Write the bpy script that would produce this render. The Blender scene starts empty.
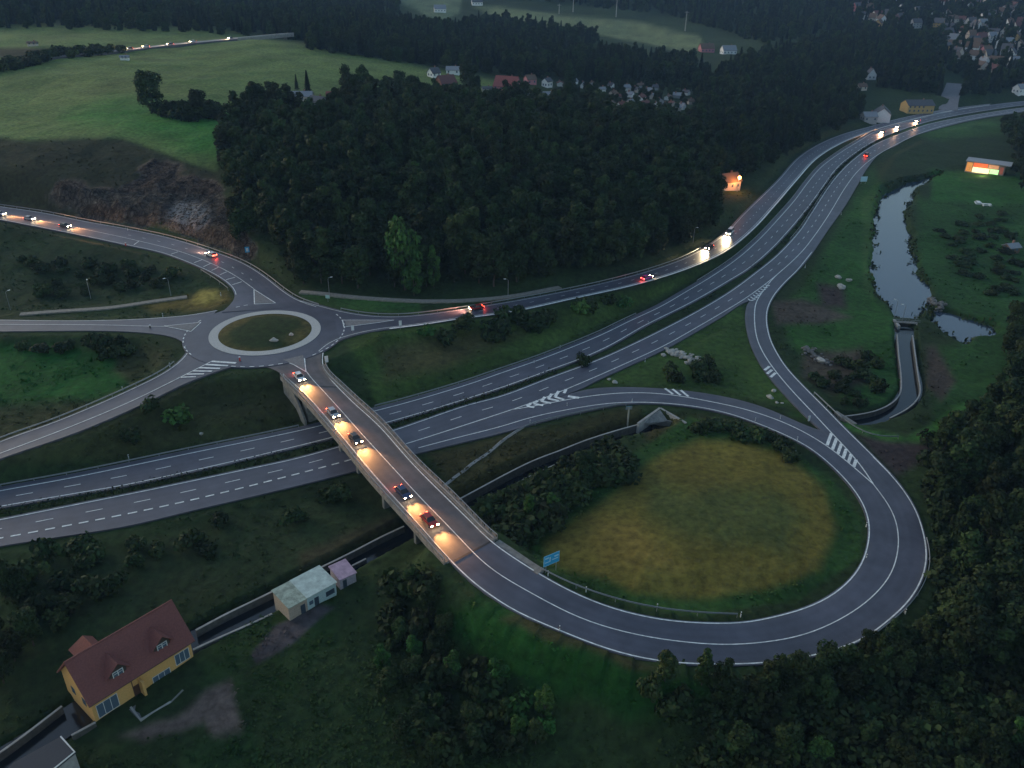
import bpy, math, random
import numpy as np
from mathutils import Vector, Matrix
R_ = math.radians
random.seed(7); rng = np.random.default_rng(7)
S = bpy.context.scene
COL = S.collection

# ---------------------------------------------------------------- camera
F, PIT, ROLL, H = 830.0, R_(28), R_(1), 105.0
UPV = np.array([0, math.sin(PIT), math.cos(PIT)]); FW = np.array([0, math.cos(PIT), -math.sin(PIT)]); RT = np.array([1., 0, 0])
CR = math.cos(ROLL) * RT + math.sin(ROLL) * UPV
CU = -math.sin(ROLL) * RT + math.cos(ROLL) * UPV
cam = bpy.data.cameras.new('camera'); camo = bpy.data.objects.new('camera', cam); COL.objects.link(camo)
cam.sensor_width = 36; cam.lens = 36 * F / 1024; cam.clip_start = 1; cam.clip_end = 20000
M = Matrix([[CR[0], CU[0], -FW[0], 0], [CR[1], CU[1], -FW[1], 0], [CR[2], CU[2], -FW[2], H], [0, 0, 0, 1]])
camo.matrix_world = M
S.camera = camo
# ---------------------------------------------------------------- world, sun, exposure
SUN_EL, SUN_AZ = 14.0, -60.0      # low dusk light from the left, behind cloud
w = bpy.data.worlds.new('World'); S.world = w; w.use_nodes = True
nt = w.node_tree; bg = nt.nodes['Background']
sky = nt.nodes.new('ShaderNodeTexSky'); sky.sky_type = 'NISHITA'; sky.sun_disc = False
sky.sun_elevation = R_(SUN_EL); sky.sun_rotation = R_(SUN_AZ); sky.altitude = 500; sky.air_density = 1.4; sky.dust_density = 2.2; sky.ozone_density = 2.0
nt.links.new(sky.outputs[0], bg.inputs[0]); bg.inputs[1].default_value = 0.10
sl = bpy.data.lights.new('sun', 'SUN'); sl.energy = 0.3; sl.angle = R_(30); sl.color = (1, .9, .8)
so = bpy.data.objects.new('sun', sl); COL.objects.link(so)
sd = Vector((math.sin(R_(SUN_AZ)) * math.cos(R_(38)), math.cos(R_(SUN_AZ)) * math.cos(R_(38)), math.sin(R_(38))))
sd = Vector((math.sin(R_(SUN_AZ)) * math.cos(R_(SUN_EL)), math.cos(R_(SUN_AZ)) * math.cos(R_(SUN_EL)), math.sin(R_(SUN_EL))))
so.rotation_euler = sd.to_track_quat('Z', 'Y').to_euler()
S.view_settings.view_transform = 'Standard'; S.view_settings.look = 'None'; S.view_settings.gamma = 1; S.view_settings.use_curve_mapping = False
S.view_settings.exposure = 1.1
S.cycles.use_denoising = True; S.cycles.max_bounces = 5; S.cycles.volume_bounces = 1; S.cycles.transparent_max_bounces = 8
S.cycles.sample_clamp_indirect = 3

# ---------------------------------------------------------------- projection helpers
def ray(px, py):
    u, v = px - 512.0, 384.0 - py
    return CR * u + CU * v + FW * F
def P(px, py, z=0.0):
    d = ray(px, py); t = (z - H) / d[2]
    return np.array([d[0] * t, d[1] * t, z])
def pix(X):
    q = X - np.array([0, 0, H]); dep = q @ FW
    dep = np.where(dep < 1, 1, dep)
    return np.stack([512 + F * (q @ CR) / dep, 384 - F * (q @ CU) / dep], -1)

# ---------------------------------------------------------------- object helpers
def mesh_obj(name, V, Fc, mat=None, parent=None, smooth=False, mats=None, midx=None, cols=None):
    me = bpy.data.meshes.new(name)
    me.from_pydata([tuple(map(float, v)) for v in V], [], [tuple(int(i) for i in f) for f in Fc])
    if mats:
        for m in mats: me.materials.append(m)
        me.polygons.foreach_set('material_index', midx)
    elif mat: me.materials.append(mat)
    if cols is not None:
        a = me.color_attributes.new('Col', 'FLOAT_COLOR', 'POINT')
        c = np.ones((len(V), 4), np.float32); c[:, :3] = cols; a.data.foreach_set('color', c.ravel())
    if smooth: me.polygons.foreach_set('use_smooth', [True] * len(me.polygons))
    me.update()
    o = bpy.data.objects.new(name, me); COL.objects.link(o)
    if parent is not None: o.parent = parent
    return o
def tag(o, label=None, cat=None, group=None, kind=None):
    if label: o['label'] = label
    if cat: o['category'] = cat
    if group: o['group'] = group
    if kind: o['kind'] = kind
    return o
def empty(name, loc, rz=0, label=None, cat=None, group=None):
    o = bpy.data.objects.new(name, None); COL.objects.link(o); o.empty_display_size = .5
    o.location = tuple(map(float, loc)); o.rotation_euler = (0, 0, rz)
    return tag(o, label, cat, group)
def copy_tree(o, parent=None):
    c = o.copy(); COL.objects.link(c); c.parent = parent
    for ch in list(o.children): copy_tree(ch, c)
    return c
class MB:
    def __init__(s): s.V = []; s.F = []
    def add(s, V, Fc):
        n = len(s.V); s.V += [tuple(v) for v in V]; s.F += [tuple(i + n for i in f) for f in Fc]; return s
    def box(s, c, d, rz=0, rx=0, ry=0):
        m = Matrix.Translation(c) @ Matrix.Rotation(rz, 4, 'Z') @ Matrix.Rotation(ry, 4, 'Y') @ Matrix.Rotation(rx, 4, 'X')
        V = [m @ Vector((x * d[0] / 2, y * d[1] / 2, z * d[2] / 2)) for x in (-1, 1) for y in (-1, 1) for z in (-1, 1)]
        return s.add(V, [(0, 1, 3, 2), (4, 6, 7, 5), (0, 4, 5, 1), (2, 3, 7, 6), (0, 2, 6, 4), (1, 5, 7, 3)])
    def tube(s, pts, r, n=8):
        pts = [Vector(p) for p in pts]; rs = r if isinstance(r, (list, tuple)) else [r] * len(pts)
        V = []; Fc = []
        for i, p in enumerate(pts):
            d = (pts[min(i + 1, len(pts) - 1)] - pts[max(i - 1, 0)]).normalized()
            a = d.cross(Vector((0, 0, 1)) if abs(d.z) < .95 else Vector((1, 0, 0))).normalized(); b = d.cross(a)
            for k in range(n):
                t = 2 * math.pi * k / n; V.append(p + (a * math.cos(t) + b * math.sin(t)) * rs[i])
        for i in range(len(pts) - 1):
            for k in range(n):
                Fc.append((i * n + k, i * n + (k + 1) % n, (i + 1) * n + (k + 1) % n, (i + 1) * n + k))
        Fc += [tuple(range(n))[::-1], tuple(range((len(pts) - 1) * n, len(pts) * n))]
        return s.add(V, Fc)
    def prism(s, poly, z0, z1):
        n = len(poly); V = [(x, y, z0) for x, y in poly] + [(x, y, z1) for x, y in poly]
        return s.add(V, [tuple(range(n))[::-1], tuple(range(n, 2 * n))] + [(i, (i + 1) % n, (i + 1) % n + n, i + n) for i in range(n)])
    def build(s, name, mat, parent=None, smooth=False):
        o = mesh_obj(name, s.V, s.F, mat, parent, smooth); s_ = None
        return o
def bevel(o, w=.03, seg=1):
    m = o.modifiers.new('b', 'BEVEL'); m.width = w; m.segments = seg; m.limit_method = 'ANGLE'
    return o

# ---------------------------------------------------------------- materials
def mat(name, col=(.5, .5, .5), rough=.8, metal=0, noise=.25, scale=3., bump=0., emit=None, estr=0, attr=False, dark=None, objrand=0, spec=.5, detail=6, trans=0):
    m = bpy.data.materials.new(name); m.use_nodes = True; t = m.node_tree; n = t.nodes; L = t.links
    b = n['Principled BSDF']; b.inputs['Roughness'].default_value = rough; b.inputs['Metallic'].default_value = metal
    b.inputs['Specular IOR Level'].default_value = spec
    tc = n.new('ShaderNodeTexCoord'); nz = n.new('ShaderNodeTexNoise'); nz.inputs['Scale'].default_value = scale; nz.inputs['Detail'].default_value = detail
    nz.inputs['Roughness'].default_value = .65
    L.new(tc.outputs['Object'], nz.inputs['Vector'])
    mr = n.new('ShaderNodeMapRange'); mr.inputs[1].default_value = .25; mr.inputs[2].default_value = .75
    mr.inputs[3].default_value = 1 - noise; mr.inputs[4].default_value = 1 + noise
    L.new(nz.outputs[0], mr.inputs[0])
    mul = n.new('ShaderNodeVectorMath'); mul.operation = 'MULTIPLY'
    if attr:
        at = n.new('ShaderNodeAttribute'); at.attribute_name = 'Col'
        L.new(at.outputs['Color'], mul.inputs[0])
        if col is not None and tuple(col) != (1, 1, 1):
            m2 = n.new('ShaderNodeVectorMath'); m2.operation = 'MULTIPLY'; L.new(at.outputs['Color'], m2.inputs[0]); m2.inputs[1].default_value = col
            L.new(m2.outputs[0], mul.inputs[0])
    else: mul.inputs[0].default_value = col
    L.new(mr.outputs[0], mul.inputs[1])
    out = mul.outputs[0]
    if objrand:
        oi = n.new('ShaderNodeObjectInfo'); m3 = n.new('ShaderNodeMapRange'); m3.inputs[3].default_value = 1 - objrand; m3.inputs[4].default_value = 1 + objrand
        L.new(oi.outputs['Random'], m3.inputs[0])
        hs = n.new('ShaderNodeHueSaturation'); L.new(m3.outputs[0], hs.inputs['Value'])
        m4 = n.new('ShaderNodeMath'); m4.operation = 'MULTIPLY_ADD'; L.new(oi.outputs['Random'], m4.inputs[0]); m4.inputs[1].default_value = 7.31; m4.inputs[2].default_value = 0
        fr = n.new('ShaderNodeMath'); fr.operation = 'FRACT'; L.new(m4.outputs[0], fr.inputs[0])
        m5 = n.new('ShaderNodeMapRange'); m5.inputs[3].default_value = .488; m5.inputs[4].default_value = .53; L.new(fr.outputs[0], m5.inputs[0]); L.new(m5.outputs[0], hs.inputs['Hue'])
        L.new(out, hs.inputs['Color']); out = hs.outputs[0]
    L.new(out, b.inputs['Base Color'])
    if bump:
        bp = n.new('ShaderNodeBump'); bp.inputs['Strength'].default_value = 1; bp.inputs['Distance'].default_value = bump
        L.new(nz.outputs[0], bp.inputs['Height']); L.new(bp.outputs[0], b.inputs['Normal'])
    if emit:
        b.inputs['Emission Color'].default_value = (*emit, 1); b.inputs['Emission Strength'].default_value = estr
    return m
MT = {}
MT['asphalt'] = mat('asphalt', (.076, .077, .102), .5, noise=.3, scale=.22, bump=.004, detail=12, attr=True)
MT['asphalt_old'] = mat('worn_asphalt', (.15, .145, .155), .75, noise=.3, scale=.5, detail=10)
MT['deck'] = mat('deck_asphalt', (.098, .09, .094), .7, noise=.3, scale=.3, detail=12, attr=True)
MT['paint'] = mat('road_paint', (.78, .78, .74), .6, noise=.4, scale=1.2)
MT['concrete'] = mat('concrete', (.34, .325, .30), .85, noise=.35, scale=.7, bump=.02)
MT['concrete_d'] = mat('stained_concrete', (.2, .19, .17), .9, noise=.45, scale=1., bump=.03)
MT['cobble'] = mat('light_setts', (.48, .465, .43), .85, noise=.2, scale=2.5, bump=.02)
MT['island'] = mat('island_paving', (.20, .19, .185), .85, noise=.3, scale=1.5)
MT['steel'] = mat('galvanised_steel', (.36, .37, .38), .45, .6, noise=.15, scale=2)
MT['wood'] = mat('bark', (.07, .055, .04), .95, noise=.4, scale=3, bump=.03)
MT['bark_pale'] = mat('pale_bark', (.22, .2, .17), .95, noise=.4, scale=3, bump=.03)
MT['terrain'] = mat('ground', (1, 1, 1), .95, noise=.55, scale=.6, bump=.35, attr=True, spec=.15, detail=12)
MT['water'] = mat('water', (.045, .066, .095), .07, noise=.1, scale=1.2, bump=.015, spec=1.0)
MT['rock'] = mat('rock', (.17, .155, .14), .9, noise=.5, scale=.5, bump=.5)
MT['leaf'] = mat('foliage', (.025, .042, .014), .8, noise=.4, scale=.35, attr=True, objrand=.42, spec=.2)
MT['leaf_b'] = mat('bright_foliage', (.046, .105, .026), .8, noise=.3, scale=.35, attr=True, objrand=.2, spec=.2)
MT['leaf_c'] = mat('needles', (.013, .024, .012), .85, noise=.3, scale=.5, attr=True, objrand=.25, spec=.2)
MT['gravel'] = mat('gravel', (.26, .23, .19), .95, noise=.35, scale=1.2, bump=.03)
def simple(name, col, rough=.7, metal=0, noise=.12, **k): 
    if name not in MT: MT[name] = mat(name, col, rough, metal, noise, **k)
    return MT[name]

# ---------------------------------------------------------------- curves in the picture plane laid out on the ground
def zR(kind):
    if kind == 'M': return lambda x, y: 0.0
    if kind == 'P0': return lambda x, y: float(np.interp(x, [350, 640, 780, 880], [7, 4.2, 1.6, .15])) + .35
    if kind == 'R0': return lambda x, y: float(np.interp(x, [350, 640, 780, 880], [7, 4.2, 1.6, .15]))
    if kind == 'R1': return lambda x, y: 7 + max(0, 240 - x) / 240 * 2
    if kind == 'R2': return lambda x, y: 7 - max(0, 180 - x) / 180 * .8
    if kind == 'R3': return lambda x, y: 7 - max(0, 200 - x) / 200 * 2.5
    def zB(x, y):
        a = math.degrees(math.atan2(-(y - 520), x - 720))
        if x > 400 and y < 470 and y < 463 + (x - 414) * .97 - 5: return 0.0
        if a > 90 or a < -172: return 7 - math.hypot(x - 318, y - 385) / 240 * .6
        return float(np.interp(a, [-172, -100, -45, -5, 20], [6.42, 3.2, 1.0, .2, 0]))
    if kind == 'B': return zB
    return lambda x, y: kind
def catmull(pts, step=3.0):
    pts = np.array(pts, float)
    if len(pts) == 2: pts = np.array([pts[0], (pts[0] + pts[1]) / 2, pts[1]])
    P_ = np.vstack([2 * pts[0] - pts[1], pts, 2 * pts[-1] - pts[-2]])
    out = []
    for i in range(1, len(P_) - 2):
        p0, p1, p2, p3 = P_[i - 1:i + 3]; n = max(2, int(np.linalg.norm(p2 - p1) / step) + 1)
        d = [max(1e-3, np.linalg.norm(b - a)) ** .5 for a, b in ((p0, p1), (p1, p2), (p2, p3))]
        t0 = 0; t1 = d[0]; t2 = t1 + d[1]; t3 = t2 + d[2]
        for k in range(n):
            t = t1 + (t2 - t1) * k / n
            A1 = (t1 - t) / (t1 - t0) * p0 + (t - t0) / (t1 - t0) * p1; A2 = (t2 - t) / (t2 - t1) * p1 + (t - t1) / (t2 - t1) * p2; A3 = (t3 - t) / (t3 - t2) * p2 + (t - t2) / (t3 - t2) * p3
            B1 = (t2 - t) / (t2 - t0) * A1 + (t - t0) / (t2 - t0) * A2; B2 = (t3 - t) / (t3 - t1) * A2 + (t - t1) / (t3 - t1) * A3
            out.append((t2 - t) / (t2 - t1) * B1 + (t - t1) / (t2 - t1) * B2)
    out.append(pts[-1]); return np.array(out)
def resample(c, n=None, step=None):
    s = np.r_[0, np.cumsum(np.linalg.norm(np.diff(c[:, :2], axis=0), axis=1))]
    if n is None: n = max(2, int(s[-1] / step) + 1)
    q = np.linspace(0, s[-1], n)
    return np.stack([np.interp(q, s, c[:, i]) for i in range(3)], -1)
def smooth(c, k=2):
    for _ in range(k):
        c = c.copy(); c[1:-1] = (c[:-2] + 2 * c[1:-1] + c[2:]) / 4
    return c
def W(px, kind, step=2.0):
    zf = zR(kind)
    return smooth(resample(catmull([P(x, y, zf(x, y)) for x, y in px], step), step=step), 3)
def normals(c):
    t = np.gradient(c[:, :2], axis=0); t /= np.linalg.norm(t, axis=1)[:, None] + 1e-9
    return np.stack([-t[:, 1], t[:, 0]], -1)       # to the left of travel
def offset(c, d):
    o = c.copy(); o[:, :2] += normals(c) * (np.array(d)[:, None] if np.ndim(d) else d); return o
def vnoise(x, y, seed=0):
    xi = np.floor(x).astype(np.int64); yi = np.floor(y).astype(np.int64); fx = x - xi; fy = y - yi
    def h(a, b):
        n_ = (a * 374761393 + b * 668265263 + seed * 974711) & 0xffffffff; n_ = ((n_ ^ (n_ >> 13)) * 1274126177) & 0xffffffff
        return ((n_ ^ (n_ >> 16)) & 0xffff) / 65535.0
    fx = fx * fx * (3 - 2 * fx); fy = fy * fy * (3 - 2 * fy)
    return (h(xi, yi) * (1 - fx) + h(xi + 1, yi) * fx) * (1 - fy) + (h(xi, yi + 1) * (1 - fx) + h(xi + 1, yi + 1) * fx) * fy - .5
def fbm(x, y, sc, oct=4, seed=0):
    r = 0; a = 1
    for k in range(oct): r = r + a * vnoise(x / sc * 2 ** k, y / sc * 2 ** k, seed + k); a *= .5
    return r
SHEETS = []     # (L, R) for carving the terrain
def sheet(name, L, R, mat_, dz=0, carve=True, skirt=.5):
    n = max(len(L), len(R)); L = resample(L, n); R = resample(R, n)
    if carve: SHEETS.append((L.copy(), R.copy()))
    L = L + [0, 0, dz]; R = R + [0, 0, dz]; K = 17; V = []; Cc = []; Fc = []
    s_ = np.r_[0, np.cumsum(np.linalg.norm(np.diff(L[:, :2], axis=0), axis=1))]; wdt = float(np.median(np.linalg.norm(L[:, :2] - R[:, :2], axis=1)))
    pr_ = np.random.default_rng(len(SHEETS) * 7 + n); cuts = np.sort(pr_.uniform(0, s_[-1] + 1, max(2, int(s_[-1] / 45)))); tone = pr_.uniform(.86, 1.16, len(cuts) + 1)
    for k in range(K):
        u = k / (K - 1); V.append(L * (1 - u) + R * u); d = min(u, 1 - u) * wdt
        trk = -.13 * (.5 + .5 * math.cos(2 * math.pi * (u * wdt - .9) / 1.85)) if wdt < 30 else 0
        q = V[-1]; c = 1 + trk + .22 * fbm(q[:, 0] + 50, q[:, 1], 9, 3, 91) + (.18 if d < .7 else 0)
        seg = np.searchsorted(cuts, s_); half = np.where((seg % 3 == 1) & (u < .5), 1.0, tone[seg])
        Cc.append((c * half)[:, None] * (np.array([1.06, 1.0, .9]) if d < .7 else np.array([1, 1, 1.0])))
    V += [L - [0, 0, skirt], R - [0, 0, skirt]]; Cc += [Cc[0], Cc[-1]]; V = np.vstack(V); Cc = np.vstack(Cc)
    for i in range(n - 1):
        for k in range(K - 1): Fc.append((k * n + i, (k + 1) * n + i, (k + 1) * n + i + 1, k * n + i + 1))
        Fc.append((K * n + i, i, i + 1, K * n + i + 1)); Fc.append(((K - 1) * n + i, (K + 1) * n + i, (K + 1) * n + i + 1, (K - 1) * n + i + 1))
    o = mesh_obj(name, V, Fc, mat_, cols=Cc); tag(o, kind='structure')
    return o
LINES = MB()
def line(c, w_=.25, dz=.06, mb=None):
    mb = mb or LINES
    a = offset(c, w_ / 2) + [0, 0, dz]; b = offset(c, -w_ / 2) + [0, 0, dz]; n = len(c)
    mb.add(np.vstack([a, b]), [(i, n + i, n + i + 1, i + 1) for i in range(n - 1)])
def dashes(c, on, per, w_=.25, start=0, dz=.06):
    s = np.r_[0, np.cumsum(np.linalg.norm(np.diff(c[:, :2], axis=0), axis=1))]
    t = start
    while t + on < s[-1]:
        q = np.linspace(t, t + on, 3); line(np.stack([np.interp(q, s, c[:, i]) for i in range(3)], -1), w_, dz); t += per
def quadpx(pts, kind, dz=.06, mb=None):
    zf = zR(kind); V = [P(x, y, zf(x, y)) + [0, 0, dz] for x, y in pts]; (mb or LINES).add(V, [tuple(range(len(V)))])

# motorway, upper carriageway
m1o = W([(-45, 500), (0, 491), (64, 479.5), (128, 466.5), (192, 453), (256, 440), (318, 426.5), (368.5, 412.7), (406, 403), (468.5, 384.5), (500, 373.5), (537.5, 360.6), (600, 335.6), (630, 321), (660, 307), (687.5, 291), (711, 277), (737.5, 258.7), (760, 238.7), (777.5, 220), (795, 200), (808, 182.5), (821, 167.5), (839, 153.7), (860, 140.6), (873.7, 132.5), (896, 125.2), (928.5, 116.5), (958.5, 110), (993.5, 105), (1024, 101.5), (1075, 97)], 'M')
m1i = W([(-45, 514.5), (0, 506.5), (96, 490), (117.5, 486.5), (200, 469), (300, 445.5), (330, 438), (420, 413), (500, 388), (565, 364.4), (577.5, 360), (608.7, 346), (643.7, 326), (680, 308), (700, 297.5), (728, 281), (747.5, 269), (770, 250), (790, 228.7), (807.5, 207.5), (825, 183.5), (832.5, 173), (843.7, 161.5), (873, 141.5), (896, 131.5), (928, 121.5), (958, 115), (1003, 107.7), (1024, 105), (1075, 100.5)], 'M')
m2i = W([(-45, 529), (0, 520), (75, 505), (150, 490), (256, 467.5), (293.5, 459.5), (391, 431.5), (468.5, 405), (500, 397), (550, 378), (598.7, 360), (631, 345.5), (667.5, 327.5), (700, 310.3), (731, 291.5), (756, 273), (777.5, 255.5), (800, 231), (813.5, 210.5), (833.7, 180.5), (850, 163), (873.7, 145.5), (896, 135.7), (928, 124.5), (958, 118), (1003, 110.5), (1024, 107.7), (1075, 103)], 'M')
m2o = W([(-45, 545.5), (4, 537.7), (56, 527.8), (122.5, 515), (185.7, 501.5), (245, 487.3), (314, 469.7), (341, 462.5), (403.5, 444.7), (450, 430), (500, 413.7), (527.5, 404.4), (566, 389.4), (600, 375), (628, 362.5), (663.7, 346), (695, 328.5), (725, 311), (746, 298), (770, 280.5), (800, 253.7), (815, 235), (828, 216), (846, 186.5), (858, 171), (873, 158), (896, 144.5), (925, 131.5), (958, 122), (1003, 113.5), (1024, 110.5), (1075, 106)], 'M')
m2edge = W([(-45, 554), (0, 546), (57.5, 537), (125, 526.5), (190, 511), (256, 495.5), (343.5, 474), (418, 452), (470, 430), (505, 415), (527.5, 407), (566, 394.5), (577, 391), (596, 381), (628, 366.5), (663.7, 350), (695, 332.5), (725, 315), (745, 302), (771, 295), (786, 281.5), (797, 272), (810, 256.5), (828, 230), (845, 206), (857.5, 185), (866, 170), (880, 153.5), (896, 145.5), (911, 137), (946, 126.5), (973, 120), (1008, 114), (1024, 111.8), (1075, 107)], 'M')
sheet('motorway_road', offset(m1o, 1.9), offset(m1i, -.7), MT['asphalt'])
sheet('motorway_road', offset(m2i, .7), m2edge, MT['asphalt'])
line(m1o, .28); line(m1i, .28); line(m2i, .28)
def mid(a, b):
    n = max(len(a), len(b)); return (resample(a, n) + resample(b, n)) / 2
s_m1 = mid(m1o, m1i)
dashes(s_m1, 3.2, 9.2, .22, 2)
dashes(mid(m2i, m2o), 3.2, 9.2, .22, 5)
cut = np.argmin(np.abs(pix(m2o)[:, 0] - 403))
dashes(m2o[:cut], 1.8, 3.05, .42, .5); line(m2o[cut:], .28)
# loop ramp and loop, bridge
tr = lambda L: L[::-1]
loop_out = [(266, 366.8), (274, 368.8), (281, 372.5), (288.5, 381), (301.5, 393), (324, 418), (349, 447.5), (374, 478), (399, 505.5), (419, 527.5), (449, 561.5), (474, 585.5), (491, 597.5), (511, 611), (562, 633), (612, 652), (652, 662), (690, 665.5), (730, 666), (768, 664.5), (800, 660), (831, 653), (864, 641), (889, 623), (910, 603), (925, 576), (928.5, 554), (925, 533), (916.5, 508), (898, 481), (874, 456), (850, 436)]
loop_out_line = [(283, 374.5), (288.5, 379.5), (302.5, 391), (325, 416), (350, 446), (375, 476), (400, 504), (420, 526), (450, 560), (475, 584), (491, 595.5), (512, 609.5), (562, 631.5), (612, 650.5), (652, 660), (690, 663.7), (730, 664.3), (768, 662.7), (800, 658.2), (830.5, 651), (863, 639), (887.5, 621), (908, 602), (923, 576), (926.5, 554), (923.5, 534), (915, 509), (897, 482), (873, 457)]
loop_in = [(322, 352), (320.5, 361), (324.5, 373), (338.5, 386.5), (357, 404), (379, 424), (414, 463.5), (452, 500), (476, 525), (492.5, 541), (526.5, 564), (557, 582.5), (578, 593.5), (613, 607), (663, 618.5), (712, 622), (744, 621.5), (767, 617), (804, 607), (831.5, 593.5), (852.5, 575), (862.5, 558.5), (867.5, 539), (867.5, 522), (859, 499.5), (837, 472.5), (807, 447), (789, 438), (768, 428.5), (740, 418), (712, 410.5), (667, 404.3), (629.5, 403.5), (600, 408.5), (562.5, 416.5), (530, 425), (500, 433.5), (460, 443), (415, 454)]
loop_in_line = [(323, 353), (322, 361), (325.5, 373), (338, 387.5), (356, 405.3), (378, 425), (412.5, 464), (450, 501.5), (475, 526), (491, 542), (525, 565.3), (556, 584), (578, 595), (612, 608.5), (662, 620), (712, 623.6), (744.5, 623), (768, 618.6), (805.5, 608.5), (833, 595), (854, 576), (864, 559), (869, 539), (869, 521.5), (860.5, 499), (838, 471.5), (808, 446.5), (790, 437.2), (768, 427.5), (740, 417), (712, 409.3), (667, 403.3), (629.5, 402.3), (606, 403.7), (566, 410), (531, 417.5), (500, 427), (460, 437), (418.5, 448)]
bo = W(loop_out, 'B'); bi = W(loop_in, 'B')
# split so that the pairing of both edges stays square: at the bridge end and at the merge
def cutat(c, x, y):
    p = pix(c); return int(np.argmin((p[:, 0] - x) ** 2 + (p[:, 1] - y) ** 2))
io, ii = cutat(bo, 449, 561), cutat(bi, 491, 541)
io2, ii2 = cutat(bo, 928, 554), cutat(bi, 867.5, 539)
iim = cutat(bi, 815, 452)
sheet('bridge_road', bo[:io + 1], bi[:ii + 1], MT['deck'], carve=False, skirt=.1)
sheet('slip_road', bo[io:io2 + 1], bi[ii:ii2 + 1], MT['asphalt'])
sheet('slip_road', bo[io2:], bi[ii2:iim + 1], MT['asphalt'])
rampA_up = W([(850, 436), (835, 434), (817.5, 430), (796, 421), (765, 407.5), (740, 400), (724.5, 396.5), (690, 391), (662, 388.5), (630, 387), (594.5, 388), (575, 392), (540, 404), (500, 414), (460, 427), (415, 440)], 'M')
sheet('slip_road', rampA_up, bi[iim:], MT['asphalt'], .01)
line(W(loop_out_line, 'B'), .25); line(W(loop_in_line, 'B'), .25)
line(W([(306, 371), (311, 378), (320, 387.5), (345, 415), (359, 431), (387.5, 462), (424, 501.5), (450, 528), (486, 565), (506, 579), (531, 593), (552.5, 605), (587, 621), (637, 635), (687, 642.5), (727, 645), (768, 642), (800.5, 636), (835.5, 622), (868, 601), (890, 576), (897, 556), (898.7, 540), (896, 521), (888, 504), (873, 484)], 'B'), .2)
line(W([(512.5, 409.7), (537.5, 405.5), (577.5, 398), (612, 393.7), (640, 392.7), (672, 395), (724.5, 404.5), (740, 408), (771, 417.5), (800, 430), (820, 441.5), (832.5, 450), (851, 465), (873, 484)], 'M'), .3)
rB_left = W([(771, 279), (762, 289), (756, 295), (748, 302.5), (745, 316), (747, 332.5), (752.5, 350), (763.7, 370), (781, 391), (805, 416), (835, 443), (872, 480)], 'M')
rB_right = W([(797, 272), (787, 281.5), (775.5, 295), (769, 307.5), (767.5, 320), (771.5, 340), (779, 355), (787.5, 367.5), (804, 385.3), (824, 405), (848, 429.5), (869, 450.5), (897, 479), (912, 500)], 'M')
sheet('slip_road', rB_left, rB_right, MT['asphalt'], .02)
line(W([(783, 269.5), (773.7, 278), (762.5, 292), (756, 303), (754.4, 317.5), (756.5, 337), (762, 351), (771.5, 366), (790, 388.7), (810, 410), (830, 431.5), (845, 447.5), (861, 466), (873, 484)], 'M'), .3, .09)
line(W([(812, 252), (796, 271.5), (785.5, 281.5), (774, 295), (767.7, 307.5), (766.2, 320), (770.2, 340), (777.7, 355), (786.2, 368), (802.7, 386), (822.7, 406), (846, 430), (867.5, 451), (890, 474)], 'M'), .28, .09)
# wide chevrons and bars in the gores
def bar(a, b, w_, kind, dz=.095):
    zf = zR(kind); A = P(*a, zf(*a)); B = P(*b, zf(*b)); c = resample(np.array([A, (A + B) / 2, B]), 3); line(c, w_, dz)
for k in range(6):
    t = k / 6; a = (827 + 32 * t, 445.5 + 26 * t); b = (831.5 + 29.5 * t, 433.5 + 31.5 * t); bar(a, b, .75, 'M')
for a, b in (((769.5, 366.5), (764.5, 370.5)), ((772, 370), (767, 374)), ((775.5, 373), (770.5, 377.5))): bar(a, b, .8, 'M')
for a, b in (((665, 388.7), (673, 394.5)), ((672.5, 389.3), (680.5, 395.5)), ((680.5, 390.3), (688.5, 396.8))): bar(a, b, .7, 'M')
for q in (((470, 250), (440, 297), (512, 320)), ((415, 272), (385, 312), (470, 328)), ((360, 297), (330, 332), (410, 348)), ((300, 327), (270, 352), (345, 366)), ((250, 347), (215, 371), (275, 382))):
    q = [(500 + a / 8, 360 + b / 8) for a, b in q]; bar(q[0], q[1], .85, 'M'); bar(q[1], q[2], .85, 'M', .1)
bar((566, 389.5), (564, 393.5), .8, 'M'); bar((568, 396.5), (579, 398.2), 1.1, 'M')
for k in range(8):
    t = k / 8; x, y = 748 + 20 * t, 299 - 16 * t
    bar((x, y), (x + 2.6, y + 2.0 - .8 * t), .55, 'M'); bar((x + 2.6, y + 2.0 - .8 * t), (x + 7.5 - 4 * t, y + .5 - .2 * t), .55, 'M')

# roundabout
RC = P(265.5, 332, 7.0); Rin, Rring = 0, 0
q = [P(x, y, 7) for x, y in ((210, 336.5), (321.3, 326), (251, 354), (284, 309.3))]
Rring = float(np.mean([np.linalg.norm(p[:2] - RC[:2]) for p in q]))
q = [P(x, y, 7) for x, y in ((219.3, 335), (312.3, 325), (250, 348.5), (280, 312))]
Rin = float(np.mean([np.linalg.norm(p[:2] - RC[:2]) for p in q]))
Rout = Rring + 6.9
def disc(r0, r1, z, name, m, n=96, kind='structure', dome=0):
    V = []; Fc = []
    for k in range(n):
        a = 2 * math.pi * k / n; V += [(RC[0] + r0 * math.cos(a), RC[1] + r0 * math.sin(a), z), (RC[0] + r1 * math.cos(a), RC[1] + r1 * math.sin(a), z), (RC[0] + r1 * math.cos(a), RC[1] + r1 * math.sin(a), z - .6)]
    for k in range(n):
        a, b = 3 * k, 3 * ((k + 1) % n); Fc += [(a, a + 1, b + 1, b), (a + 1, a + 2, b + 2, b + 1)]
    V = np.array(V); return tag(mesh_obj(name, V, Fc, m, cols=(1 + .25 * fbm(V[:, 0], V[:, 1], 7, 3, 4))[:, None] * np.ones(3)), kind=kind)
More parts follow.
